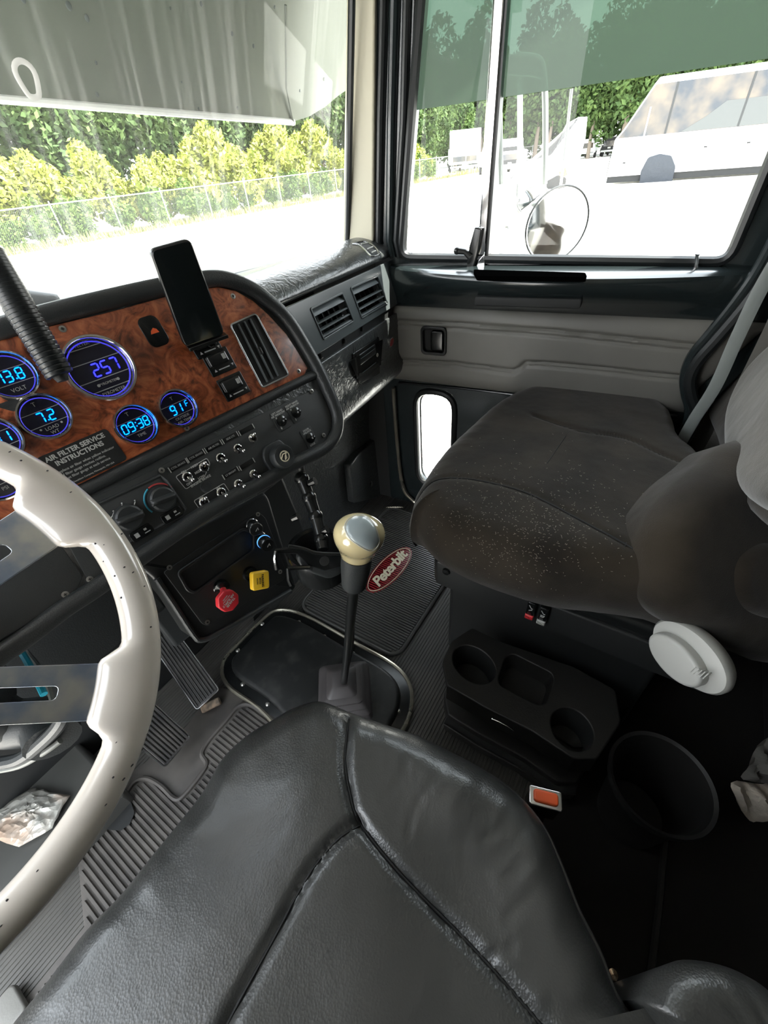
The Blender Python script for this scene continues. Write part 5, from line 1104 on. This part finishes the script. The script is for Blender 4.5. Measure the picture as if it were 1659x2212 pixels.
make(MB().tube([A3[i]+V(0, 0, 0) for i in range(k)], .003, 6), 'lip_edge', M['console'], CO)
make(MB().at(FC).slab(inset(cq, .006), -.215, -.15, .004), 'console_foot', M['console'], CO)
p = A[1]*.6+A[2]*.4+V(0, 0, -.02)+dirn*.003; dd = unit(A[2]-A[1]); FE = Frame(p, dd, (0, 0, 1))
e_ = make(MB().at(FE).tube([(-.022, 0, 0), (-.008, .003, 0), (.010, .002, 0), (.024, -.004, 0)], .0018, 8), 'badge_edge', M['brushed'], CO)
# bracket with bolts behind the console
BRK = Thing('seat_bracket', 'small steel bracket with two pale bolts below the passenger seat', 'bracket', F=WORLD)
p = pxk(1296, 1450, .98); make(MB().tube([pxk(1300, 1400, .98), p, pxk(1298, 1520, 1.0)], [.010, .018, .014], 12), 'bracket_post', M['satin'], BRK)
make(MB().at(Frame(pxk(1297, 1464, .965), RT, UP)).lathe([(0, .002), (.014, .0), (.024, -.006)], 24), 'washer', M['screw'], BRK)
make(MB().at(Frame(pxk(1294, 1471, .955), RT, UP)).lathe([(0, .006), (.008, .005), (.009, -.006)], 8), 'bolt', M['ltgrey'], BRK)
make(MB().at(Frame(pxk(1306, 1440, .97), RT, UP)).lathe([(0, .006), (.006, .005), (.007, -.012)], 8), 'bolt', M['ltgrey'], BRK)
# round bin
zb = .20; rc = Z(1428, 1688, zb); BN = Thing('waste_bin', 'round black open waste bin standing on the floor behind the console', 'bin', F=flat(0).move(rc[0], rc[1]))
e1_, e2_ = Z(1316, 1610, zb), Z(1540, 1765, zb); rr_ = .5*np.linalg.norm(e1_-e2_)
M['bin'] = mat('dull_black_rubber', (.012, .0115, .011), .55)
make(MB().at(BN.F).lathe([(rr_*.70, 0), (rr_*.86, zb-.02), (rr_*.93, zb), (rr_, zb+.004), (rr_*1.01, zb-.004), (rr_*.97, zb-.022), (rr_*.90, zb-.03)], 48), 'bin_wall', M['bin'], BN)
make(MB().at(BN.F).lathe([(0, .01), (rr_*.70, .01)], 40), 'bin_floor', M['matte'], BN)
q = Z(1423, 1660, .10); solo(MB().at(flat(.09).move(q[0], q[1])).tube([(0, 0, 0), (.006, -.008, .004), (.006, -.02, .0)], [.006, .007, .004], 8), 'paper_scrap', M['ltgrey'], 'tiny pale scrap inside the black waste bin', 'paper scrap')
# sleeper edge strip
struct(MB().tube([Z(1440, 1760, .012), Z(1425, 1950, .012), Z(1395, 2200, .012)], .006, 6), 'trim_14', M['console'])
# cloth over the edge of the bunk
CL = Thing('folded_cloth', 'grey brown folded cloth hanging at the right edge behind the seat', 'cloth')
FCL = Frame(pxk(1640, 1680, .78), unit(RT+.3*FW), UP)
def clothfn(pxs, m, name, w):
    o = resample(roundpoly(Q(FCL, pxs), .01), 60); c = np.mean(np.array(o), 0); rg = random.Random(len(name)); mb = MB().at(FCL); vs = []
    for k in range(10):
        for p in o: s = 1-k/9*.98; q = c+(V(*p)-c)*s; vs.append((q[0], q[1], w+.022*math.sin(k/9*math.pi/2)+.006*math.sin(q[0]*170+q[1]*60)*(k > 0)+rg.uniform(-.0012, .0012)))
    n = 60; return make(mb.add(vs, [(a*n+i, a*n+(i+1) % n, (a+1)*n+(i+1) % n, (a+1)*n+i) for a in range(9) for i in range(n)]+[tuple(range(n))]), name, m, CL)
clothfn([(1575, 1692), (1590, 1686), (1640, 1694), (1720, 1680), (1740, 1740), (1680, 1765), (1622, 1777), (1604, 1755), (1588, 1722)], M['cloth'], 'pale_layer', 0)
clothfn([(1622, 1622), (1640, 1596), (1720, 1570), (1760, 1660), (1700, 1690), (1630, 1688), (1592, 1680), (1612, 1650)], M['clothdark'], 'dark_layer', .004)
struct(MB().box(1.00, -.66, .10, .70, .40, .19), 'trim_15', M['carpet'], bevel=.02)
# ================================================================ outside
GZ = -1.10
struct(MB().at(flat(GZ)).add([(-60, -60, 0), (140, -60, 0), (140, 90, 0), (-60, 90, 0)], [(0, 1, 2, 3)]), 'trim_16', M['concrete'], label='bright gravel and concrete lot')
# outside sun visor above the windshield: painted sheet, bright lip
FV = Frame(FWS.w((0, 0, -.10)), FWS.a, FWS.b)
VS = Thing('sun_visor', 'grey green painted outside sun visor with bright lower lip above the windshield', 'sun visor', F=FV)
vpx = [(-300, 208), (0, 222), (330, 247), (668, 272), (700, 262), (735, 240), (765, 215), (800, 190)]
vb = [V(*p) for p in Q(FV, vpx)]
def vfn(s, t):
    k = s*(len(vb)-1); i = min(int(k), len(vb)-2); p = vb[i]+(vb[i+1]-vb[i])*(k-i); v = p[1]+(.62-p[1])*t
    return (p[0], v, -.01-.10*(1-t)*0-.05*math.sin(math.pi*.5*(1-t))+.035*max(0, (p[0]+.02)/.10)**2*0)
make(MB().at(FV).grid(vfn, 60, 16), 'visor_sheet', M['visor'], VS, ang=80)
lipz = [(vb[0][0]+(vb[3][0]-vb[0][0])*k, vb[0][1]+(vb[3][1]-vb[0][1])*k) for k in np.linspace(0, 1, 8)]
vbot = [vfn(k*3/(len(vb)-1)/20, 0) for k in range(21)]
make(MB().at(FV).tube([(p[0], p[1]-.002, p[2]) for p in vbot], .0062, 8), 'visor_lip', M['lip'], VS)
p0 = FV.uv(612, 10, -.02); p1 = FV.uv(618, 190, -.05); p2 = FV.uv(632, 262, -.06)
make(MB().at(FV).tube([(p0[0], p0[1], -.012), (p1[0], p1[1], -.048), (p2[0], p2[1], -.057)], .003, 6), 'visor_seam', M['visor'], VS)
for (x, y, r) in ((160, 15, 6), (200, 42, 5), (222, 140, 3), (60, 0, 5), (446, 10, 4), (604, 15, 4), (562, 102, 4), (716, 175, 4), (445, 240, 3), (529, 238, 3), (408, 182, 2), (380, 20, 2), (225, 210, 4), (664, 200, 3), (515, 75, 4)):
    q = FV.uv(x, y, -.03); mb = MB().at(FV).slab([(q[0]+r*.0008*c, q[1]+r*.0009*s) for c, s in circle(1, 10)], -.05, -.010, .001)
    t_ = (q[1]-vb[2][1])/(.62-vb[2][1]); w_ = -.01-.05*math.sin(math.pi*.5*(1-t_))
    make(MB().at(FV).ball((q[0], q[1], w_+.001), (r*.0008, r*.001, .0012), 10, 6), 'insect_spot', M['visorspot'], VS)
q = FWS.uv(60, 172, .004); SM = [(q[0]+.012*math.cos(t)*(1+.12*math.sin(3*t)), q[1]+.021*math.sin(t)*(1+.1*math.cos(2*t)), .004) for t in np.linspace(0, 2*math.pi, 28)[:-1]]
M['smear'] = mat('white_smear', (.85, .85, .82), .7, alpha=.75)
solo(MB().at(FWS).tube(SM, .0036, 6, closed=True, flatr=.3), 'glass_smear', M['smear'], 'white ring shaped smear on the windshield in front of the visor', 'smear')
HO = Thing('truck_hood', 'white painted truck hood in the sun beyond the windshield', 'hood', F=Frame((.36, 1.16, .74), (1, 0, 0), (0, 1, 0)))
make(MB().at(HO.F).grid(lambda s, t: ((s-.5)*(.86-.20*t), 1.9*t, .045*math.cos((s-.5)*2.6)-.05-.10*t*t-.25*max(0, abs(s-.5)*2-.86)), 30, 12), 'hood_top', M['buswhite'], HO)
make(MB().at(HO.F).cyl((0, .0, .012), (0, 1.85, -.10), .006), 'hood_hinge', M['chrome'], HO)
# ---------------------------------------------------------------- mirrors on the passenger door
MI = Thing('side_mirror', 'tall chrome rectangular door mirror with rounded corners seen through the tinted glass', 'mirror', F=Frame((1.55, .52, 1.05), unit((.45, -1, 0)), (0, 0, 1)))
FMm = MI.F
mo = roundpoly(Q(FMm, [(1076, 140), (1086, 122), (1150, 116), (1176, 135), (1183, 200), (1180, 398), (1074, 402)]), .02); 
M['mirback'] = mat('white_mirror_shell', (.62, .62, .6), .3)
M['greybezel'] = mat('grey_mirror_bezel', (.22, .24, .22), .4)
mc = cat([V(*p) for p in Q(FMm, [(1082, 398), (1080, 300), (1079, 170), (1088, 136), (1115, 124), (1150, 124), (1170, 138), (1177, 200), (1178, 300), (1176, 398)])], 4)
make(MB().at(FMm).tube([(p[0], p[1], 0) for p in mc], .008, 8), 'mirror_frame', M['greybezel'], MI)
make(MB().at(FMm).slab(roundpoly(Q(FMm, [(1084, 150), (1090, 132), (1150, 126), (1172, 145), (1176, 172), (1150, 164), (1088, 160)]), .01), -.02, .004, .004), 'mirror_head', M['greybezel'], MI)
mo2 = Q(FMm, [(1118, 165), (1130, 165), (1130, 398), (1118, 398)])
make(MB().at(FMm).prism(mo2, -.010, -.006), 'side_post', M['lip'], MI)
make(MB().at(FMm).tube([(p[0], p[1], -.02) for p in Q(FMm, [(1238, 190), (1226, 300), (1214, 400)])], .004, 8), 'support_tube', M['galv'], MI)
make(MB().at(FMm).tube(cat([(p[0], p[1], -.02) for p in Q(FMm, [(1120, 395), (1120, 440), (1135, 452), (1160, 448)])], 4), .004, 8), 'lower_bracket', M['galv'], MI)
for (cx, cy, rx, ry, lab, gr) in ((1204, 487, 63, 82, 'large round convex mirror below the rectangular door mirror', 0), (1152, 432, 33, 30, 'small round mirror half hidden behind the large convex mirror', 1)):
    f0 = Frame((1.52+.05*gr, FD.w((.3, 0, 0))[1], .95), unit((.8, -.6, 0)), (0, 0, 1)); c = f0.uv(cx, cy); e1 = f0.uv(cx+rx, cy)[:2]-c[:2]; e2 = f0.uv(cx, cy-ry)[:2]-c[:2]
    f = f0.move(c[0], c[1]); RM = Thing('convex_mirror', lab, 'mirror', F=f); rr1, rr2 = np.linalg.norm(e1), np.linalg.norm(e2)
    make(MB().at(f).lathe([(0, .012), (.5, .010), (.95, .0)], 40, sx=rr1, sy=rr2), 'mirror_glass', M['chrome'], RM)
    make(MB().at(f).tube([(rr1*math.cos(t), rr2*math.sin(t), 0) for t in np.linspace(0, 2*math.pi, 49)[:-1]], .0028, 8, closed=True), 'mirror_rim', M['rubber' if not gr else 'galv'], RM)
    make(MB().at(f).cyl((0, 0, -.002), (.0, -.02, -.05), .02), 'mirror_back', M['greybezel'], RM)
AR = Thing('mirror_arm', 'weathered cast mirror arm reaching out from the door below the mirrors', 'mirror arm')
a = [FD.w(FD.uv(1052, 470, -.03)), pxk(1085, 478, 1.62), pxk(1115, 520, 1.66), pxk(1140, 560, 1.64)]
make(MB().tube(cat(a, 4), [.012]*13, 10), 'arm', M['galv'], AR)
make(MB().tube([pxk(1060, 500, 1.60), pxk(1080, 530, 1.62), pxk(1096, 575, 1.62)], [.012, .016, .010], 10), 'stay', M['ltgrey'], AR)
# ---------------------------------------------------------------- chain link fence
FY = 27.0
def gp(px, py): return Z(px, py, GZ)
fa_, fb_ = gp(0, 556), gp(720, 428); dirf = unit(V(fb_[0]-fa_[0], fb_[1]-fa_[1], 0)); fs0 = fa_-dirf*16
FF = Frame(fs0, dirf, (0, 0, 1)); LF = np.linalg.norm(fb_-fs0)+46
M['link'] = mat('chain_link_wire', (.12, .13, .12), .5)
nl = M['link'].node_tree; bs = nl.nodes['Principled BSDF']; tcl = nl.nodes.new('ShaderNodeTexCoord'); sx = nl.nodes.new('ShaderNodeSeparateXYZ'); nl.links.new(tcl.outputs['Object'], sx.inputs[0])
def wv(sign):
    a = nl.nodes.new('ShaderNodeMath'); a.operation = 'ADD' if sign > 0 else 'SUBTRACT'; nl.links.new(sx.outputs[0], a.inputs[0]); nl.links.new(sx.outputs[1], a.inputs[1])
    b = nl.nodes.new('ShaderNodeMath'); b.operation = 'PINGPONG'; b.inputs[1].default_value = .045; nl.links.new(a.outputs[0], b.inputs[0])
    c = nl.nodes.new('ShaderNodeMath'); c.operation = 'LESS_THAN'; c.inputs[1].default_value = .0028; nl.links.new(b.outputs[0], c.inputs[0]); return c
mxl = nl.nodes.new('ShaderNodeMath'); mxl.operation = 'MAXIMUM'; nl.links.new(wv(1).outputs[0], mxl.inputs[0]); nl.links.new(wv(-1).outputs[0], mxl.inputs[1]); nl.links.new(mxl.outputs[0], bs.inputs['Alpha'])
FN = Thing('chain_link_fence', 'long galvanised chain link fence in front of the green shrubs', 'fence', F=FF)
make(MB().at(FF).add([(0, .03, 0), (LF, .03, 0), (LF, 1.70, 0), (0, 1.70, 0)], [(0, 1, 2, 3)]), 'fence_mesh', M['link'], FN)
make(MB().at(FF).cyl((0, 1.71, 0), (LF, 1.71, 0), .028), 'top_rail', M['galv'], FN)
k = 1.2
while k < LF: make(MB().at(FF).cyl((k, -.1, -.03), (k, 1.85, -.03), .035, n=8), 'fence_post', M['galv'], FN); k += 3.0
# ---------------------------------------------------------------- vegetation
def foliage(name, m, n, rx, rz, leaf, seed, cz=None, cone=0):
    r = np.random.default_rng(seed); vs = []; fs = []
    nb = 16; bc = r.normal(0, 1, (nb, 3)); bc /= np.linalg.norm(bc, axis=1, keepdims=True); bc *= r.uniform(.25, .8, (nb, 1))
    for i in range(n):
        c = bc[r.integers(nb)]; d = r.normal(0, 1, 3); d /= np.linalg.norm(d); p = c+d*r.uniform(.25, .42)
        p = V(p[0]*rx*(1-cone*max(0, p[2])*.6), p[1]*rx*(1-cone*max(0, p[2])*.6), p[2]*rz)+V(0, 0, rz*1.02 if cz is None else cz)
        a = r.normal(0, 1, 3); a /= np.linalg.norm(a); b = np.cross(a, r.normal(0, 1, 3)); b /= np.linalg.norm(b); l = leaf*r.uniform(.6, 1.3); k = len(vs)
        vs += [tuple(p-a*l), tuple(p+b*l*.5), tuple(p+a*l), tuple(p-b*l*.5)]; fs.append((k, k+1, k+2, k+3))
    me = bpy.data.meshes.new(name); me.from_pydata(vs, [], fs); me.materials.append(m); return me
def tree(name, me, loc, s, label, cat_, group, trunk=None, rz=0):
    o = bpy.data.objects.new(name, None); COL.objects.link(o); o.location = loc; o.scale = (s, s, s); o.rotation_euler = (0, 0, rz); o['label'] = label; o['category'] = cat_; o['group'] = group
    c = bpy.data.objects.new('foliage', me); COL.objects.link(c); c.parent = o
    if trunk: t = bpy.data.objects.new('trunk', trunk); COL.objects.link(t); t.parent = o
    return o
tk = MB().tube([(0, 0, 0), (.05, 0, 1.5), (0, .1, 3.2), (.1, 0, 4.5)], [.16, .13, .09, .04], 8); tkm = bpy.data.meshes.new('trunk'); tkm.from_pydata(tk.v, [], tk.f); tkm.materials.append(M['bark'])
dk = [foliage('dark_foliage', M['leafdark'], 5200, 2.4, 3.4, .19, 20+i, 4.6) for i in range(2)]
sh = [foliage('shrub_foliage', M['leaflight'], 5000, 1.5, 1.5, .11, 30+i, None, .45) for i in range(2)]; sm_ = [foliage('shrub_foliage', M['leafmid'], 3000, 1.25, 1.2, .12, 40+i) for i in range(2)]
rg = random.Random(4); nrm = V(-dirf[1], dirf[0], 0)
for i in range(17):
    p = fs0+dirf*(6+i*4.0+rg.uniform(-.6, .6))+nrm*(6.5+rg.uniform(-.8, 1.5)); tree('dark_tree', dk[i % 2], (p[0], p[1], GZ-.3), rg.uniform(.95, 1.25), 'tall dark green tree in the woods behind the fence', 'tree', 'dark trees behind the fence', tkm, rg.uniform(0, 6))
for i in range(16):
    p = fs0+dirf*(4+i*4.1+rg.uniform(-.6, .6))+nrm*(9.5+rg.uniform(-.8, 1.5)); tree('dark_tree', dk[i % 2], (p[0], p[1], GZ-.3), rg.uniform(1.3, 1.6), 'tall dark green tree in the woods behind the fence', 'tree', 'dark trees behind the fence', tkm, rg.uniform(0, 6))
for i in range(20):
    p = fs0+dirf*(8+i*2.5+rg.uniform(-.5, .5))+nrm*(2.6+rg.uniform(-.5, .8)); tree('bright_shrub', sh[i % 2], (p[0], p[1], GZ), rg.choice((1.0, 1.15, 1.35, 1.65)), 'sunlit yellow green shrub right behind the fence', 'shrub', 'sunlit shrubs behind the fence', None, rg.uniform(0, 6))
for i in range(26):
    p = fs0+dirf*(7+i*2.0+rg.uniform(-.5, .5))+nrm*(1.5+rg.uniform(-.4, .5)); tree('green_shrub', sm_[i % 2], (p[0], p[1], GZ), rg.uniform(.6, .95), 'low mid green shrub growing against the fence', 'shrub', 'low shrubs at the fence', None, rg.uniform(0, 6))
r = np.random.default_rng(9); vs = []; fs = []
for i in range(9000):
    u = r.uniform(0, LF); w = r.normal(0, .28); p = fs0+dirf*u+nrm*(w+.1); h = r.uniform(.1, .5); a = r.uniform(0, 6.28); k = len(vs); d = V(math.cos(a), math.sin(a), 0)*.03
    vs += [tuple(p-d), tuple(p+d), tuple(p+V(r.normal(0, .08), r.normal(0, .08), h))]; fs.append((k, k+1, k+2))
gm = bpy.data.meshes.new('grass'); gm.from_pydata(vs, [], fs); gm.materials.append(M['grass']); go = bpy.data.objects.new('grass', gm); COL.objects.link(go); go['kind'] = 'stuff'; go['label'] = 'dry yellow grass along the foot of the chain link fence'; go['category'] = 'grass'
# woods behind the vehicles on the right
for i in range(14):
    p = V(72, 44, 0)+(V(72, -2, 0)-V(72, 44, 0))*i/13+V(rg.uniform(-1, 1), rg.uniform(-1, 1), 0); tree('woodland_tree', dk[i % 2], (p[0], p[1], GZ-.3), rg.uniform(1.5, 1.9), 'dark green tree in the woods beyond the parked vehicles', 'tree', 'trees beyond the parked vehicles', tkm, rg.uniform(0, 6))
for i in range(12):
    p = V(84, 50, 0)+(V(84, -8, 0)-V(84, 50, 0))*i/11+V(0, rg.uniform(-1, 1), 0); tree('woodland_tree', dk[i % 2], (p[0], p[1], GZ-4.5), rg.uniform(2.0, 2.3), 'dark green tree in the woods beyond the parked vehicles', 'tree', 'trees beyond the parked vehicles', None, rg.uniform(0, 6))
# ---------------------------------------------------------------- bus
bA, bB = gp(1308, 400), gp(1640, 378); bd_ = unit(V(bB[0]-bA[0], bB[1]-bA[1], 0)); FBs = Frame((bA[0], bA[1], GZ), bd_, (0, 0, 1))
if FBs.n @ (CAM-FBs.O) < 0: pass
BS = Thing('bus', 'white coach bus with dark windows, grey band and a covered front wheel', 'bus', F=FBs)
sg = 1 if FBs.n @ (CAM-FBs.O) > 0 else -1
LB = 13.; 
body = roundpoly([(0, .35), (LB, .35), (LB, 4.1), (1.45, 4.1), (.35, 2.3), (0.0, 1.9)], .08)
make(MB().at(FBs).prism(body, -2.6*sg, 0) if sg > 0 else MB().at(FBs).prism(body, 0, 2.6), 'bus_body', M['buswhite'], BS, bevel=.04)
wb = 1.95
make(MB().at(FBs).prism([(.12, wb), (LB, wb), (LB, 3.85), (1.35, 3.85), (.40, 2.3)], 0, .03*sg), 'window_band', M['busglass'], BS, smooth=False)
make(MB().at(FBs).prism([(3.0, wb+.02), (LB, wb+.02), (LB, 2.95), (4.6, 2.95), (3.9, 2.45)], .005*sg, .045*sg), 'grey_band', M['busgrey'], BS, smooth=False)
make(MB().at(FBs).prism([(6.6, 1.98), (9.6, 2.45), (9.6, 2.15), (7.6, 1.98)], .01*sg, .05*sg), 'maroon_stripe', M['maroon'], BS, smooth=False)
for u in (2.3, 5.4, 8.2, 11): make(MB().at(FBs).box(u, 2.9, .03*sg, .09, 1.9, .05), 'window_post', M['rubber'], BS, smooth=False)
make(MB().at(FBs).box(1.35, 2.5, .03*sg, .07, 1.1, .05), 'window_post', M['ltgrey'], BS, smooth=False)
pts = Q(FBs, [(1380, 403), (1384, 370), (1400, 340), (1425, 332), (1450, 336), (1459, 360), (1452, 390), (1445, 404)])
make(MB().at(FBs).slab(roundpoly(pts, .08), -.0, .16, .06), 'wheel_cover', M['tyrecover'], BS)
make(MB().at(FBs).box(LB/2, .22, -.1*sg, LB, .28, .05), 'bus_skirt', M['tyre'], BS, smooth=False)
for (x, y) in ((1348, 352), (1524, 317), (1617, 308)):
    q = FBs.uv(x, y); make(MB().at(FBs).box(q[0], q[1], .02, .14, .06, .04), 'door_catch', M['tyre'], BS, smooth=False)
make(MB().at(FBs).box(-.05, .8, -.8*sg, .04, .9, .5), 'front_bumper', M['tyre'], BS, smooth=False)
# ---------------------------------------------------------------- parked vehicles
def vehicle(px, py, yaw_, L_, Wd_, prof, win_, paint, name, label, cat_, hood=None, s=1):
    L_, Wd_ = L_*s, Wd_*s; prof = [(a*s, b*s) for a, b in prof]; win_ = [[(a*s, b*s) for a, b in w] for w in win_]
    o = gp(px, py); F = Frame((o[0], o[1], GZ), (math.cos(yaw_), math.sin(yaw_), 0), (0, 0, 1)); t = Thing(name, label, cat_, F=F)
    make(MB().at(F).prism(roundpoly(prof, .08), -Wd_/2, Wd_/2), 'body', paint, t, bevel=.06)
    for w in win_:
        make(MB().at(F).prism(w, -Wd_/2-.015, Wd_/2+.015), 'side_window', M['busglass'], t, smooth=False)
    for u in (L_*.2, L_*.8):
        for w in (-1, 1): make(MB().at(Frame(F.w((u, .34, w*Wd_/2*.94)), F.a, F.b)).lathe([(0, .1), (.2, .1), (.34, .1), (.34, -.1), (0, -.1)], 20), 'wheel', M['tyre'], t)
    f = Frame(F.w((0, 0, 0)), np.cross(F.b, F.a)*1, F.b); 
    make(MB().at(F).box(-.02, 1.25, 0, .04, .5, Wd_*.78), 'end_window', M['busglass'], t, smooth=False)
    make(MB().at(F).box(-.04, .55, 0, .06, .18, Wd_*.95), 'bumper', M['galv'], t, smooth=False)
    make(MB().at(F).box(-.05, .85, 0, .04, .16, .34), 'number_plate', M['ltgrey'], t, smooth=False)
    return t, F
van = [(0, .4), (4.9, .4), (4.9, 1.1), (4.0, 1.25), (3.3, 2.0), (.35, 2.05), (.05, 1.3)]
yw = math.atan2(20, 40)
vehicle(1003, 372, yw, 4.9, 1.9, van, [[(.4, 1.2), (3.6, 1.2), (3.2, 1.85), (.55, 1.85)]], M['buswhite'], 'parked_van', 'white van parked at the fence, seen through the small vent window', 'van', s=1.9)
car = [(0, .35), (4.6, .35), (4.6, .9), (3.4, 1.0), (2.8, 1.45), (1.2, 1.5), (.9, 1.05), (0, 1.0)]
t, F = vehicle(1098, 379, yw+.1, 4.6, 1.8, car, [[(1.15, 1.02), (3.1, 1.02), (2.75, 1.38), (1.3, 1.4)]], M['buswhite'], 'parked_car', 'white car with its black bonnet raised, parked next to the van', 'car', s=1.7)
make(MB().at(F).box(.1, 1.5, 0, .06, 1.0, 1.5), 'raised_bonnet', M['tyre'], t, smooth=False)
make(MB().at(F).box(.2, .95, 0, .5, .3, 1.2), 'engine_bay', M['tyre'], t, smooth=False)
pick = [(0, .5), (5.4, .5), (5.4, 1.15), (3.9, 1.2), (3.2, 1.85), (1.9, 1.85), (1.7, 1.2), (0, 1.15)]
vehicle(1262, 343, yw-.5, 5.4, 2.0, pick, [[(2.0, 1.25), (3.6, 1.25), (3.15, 1.75), (2.1, 1.75)]], M['buswhite'], 'parked_pickup', 'white pickup parked far away between the mirrors and the bus', 'pickup truck')
vehicle(1312, 338, yw-.5, 5.0, 1.9, pick, [[(2.0, 1.25), (3.6, 1.25), (3.15, 1.75), (2.1, 1.75)]], M['tyre'], 'parked_pickup', 'dark pickup parked close to the nose of the bus', 'pickup truck')
# white truck nose with its amber lamp just behind the mirrors
o = gp(1190, 408); F = Frame((o[0], o[1], GZ), unit((-.15, -1, 0)), (0, 0, 1)); TN = Thing('parked_truck', 'white truck front with an amber lamp seen between the door mirrors', 'truck', F=F)
q = [F.uv(*p)[:2] for p in [(1100, 385), (1140, 345), (1190, 330), (1222, 268), (1250, 252), (1246, 300), (1222, 395), (1215, 408), (1120, 412)]]
make(MB().at(F).slab(roundpoly(q, .05), -1.2, 0, .1), 'bonnet', M['buswhite'], TN)
q = [F.uv(*p)[:2] for p in [(1208, 372), (1222, 362), (1226, 378), (1212, 384)]]; make(MB().at(F).slab(q, 0, .06, .02), 'amber_lamp', M['amber'], TN)
q = [F.uv(*p)[:2] for p in [(1180, 392), (1205, 378), (1224, 384), (1220, 408), (1182, 412)]]; make(MB().at(F).slab(roundpoly(q, .1), 0, .05, .02), 'front_wheel', M['tyre'], TN)
# near ground gravel seen through the look-down window
r = np.random.default_rng(12); vs = []; fs = []
for i in range(2600):
    p = V(2.0+r.uniform(-.6, 3.2), r.uniform(-.2, 3.0), GZ+.004); s = r.uniform(.006, .022); a = r.uniform(0, 6.28); k = len(vs)
    for j in range(3): vs.append((p[0]+s*math.cos(a+j*2.1), p[1]+s*math.sin(a+j*2.1), p[2]))
    vs.append((p[0], p[1], p[2]+s*.7)); fs += [(k, k+1, k+3), (k+1, k+2, k+3), (k+2, k, k+3)]
gm = bpy.data.meshes.new('gravel'); gm.from_pydata(vs, [], fs); gm.materials.append(mat('grey_gravel', (.22, .21, .2), .9)); go = bpy.data.objects.new('gravel', gm); COL.objects.link(go); go['kind'] = 'stuff'; go['label'] = 'loose grey gravel on the lot below the small lower door window'; go['category'] = 'gravel'
for o in list(bpy.data.objects):
    if o.type == 'EMPTY' and 'kind' in o and o['kind'] == 'structure':
        pass
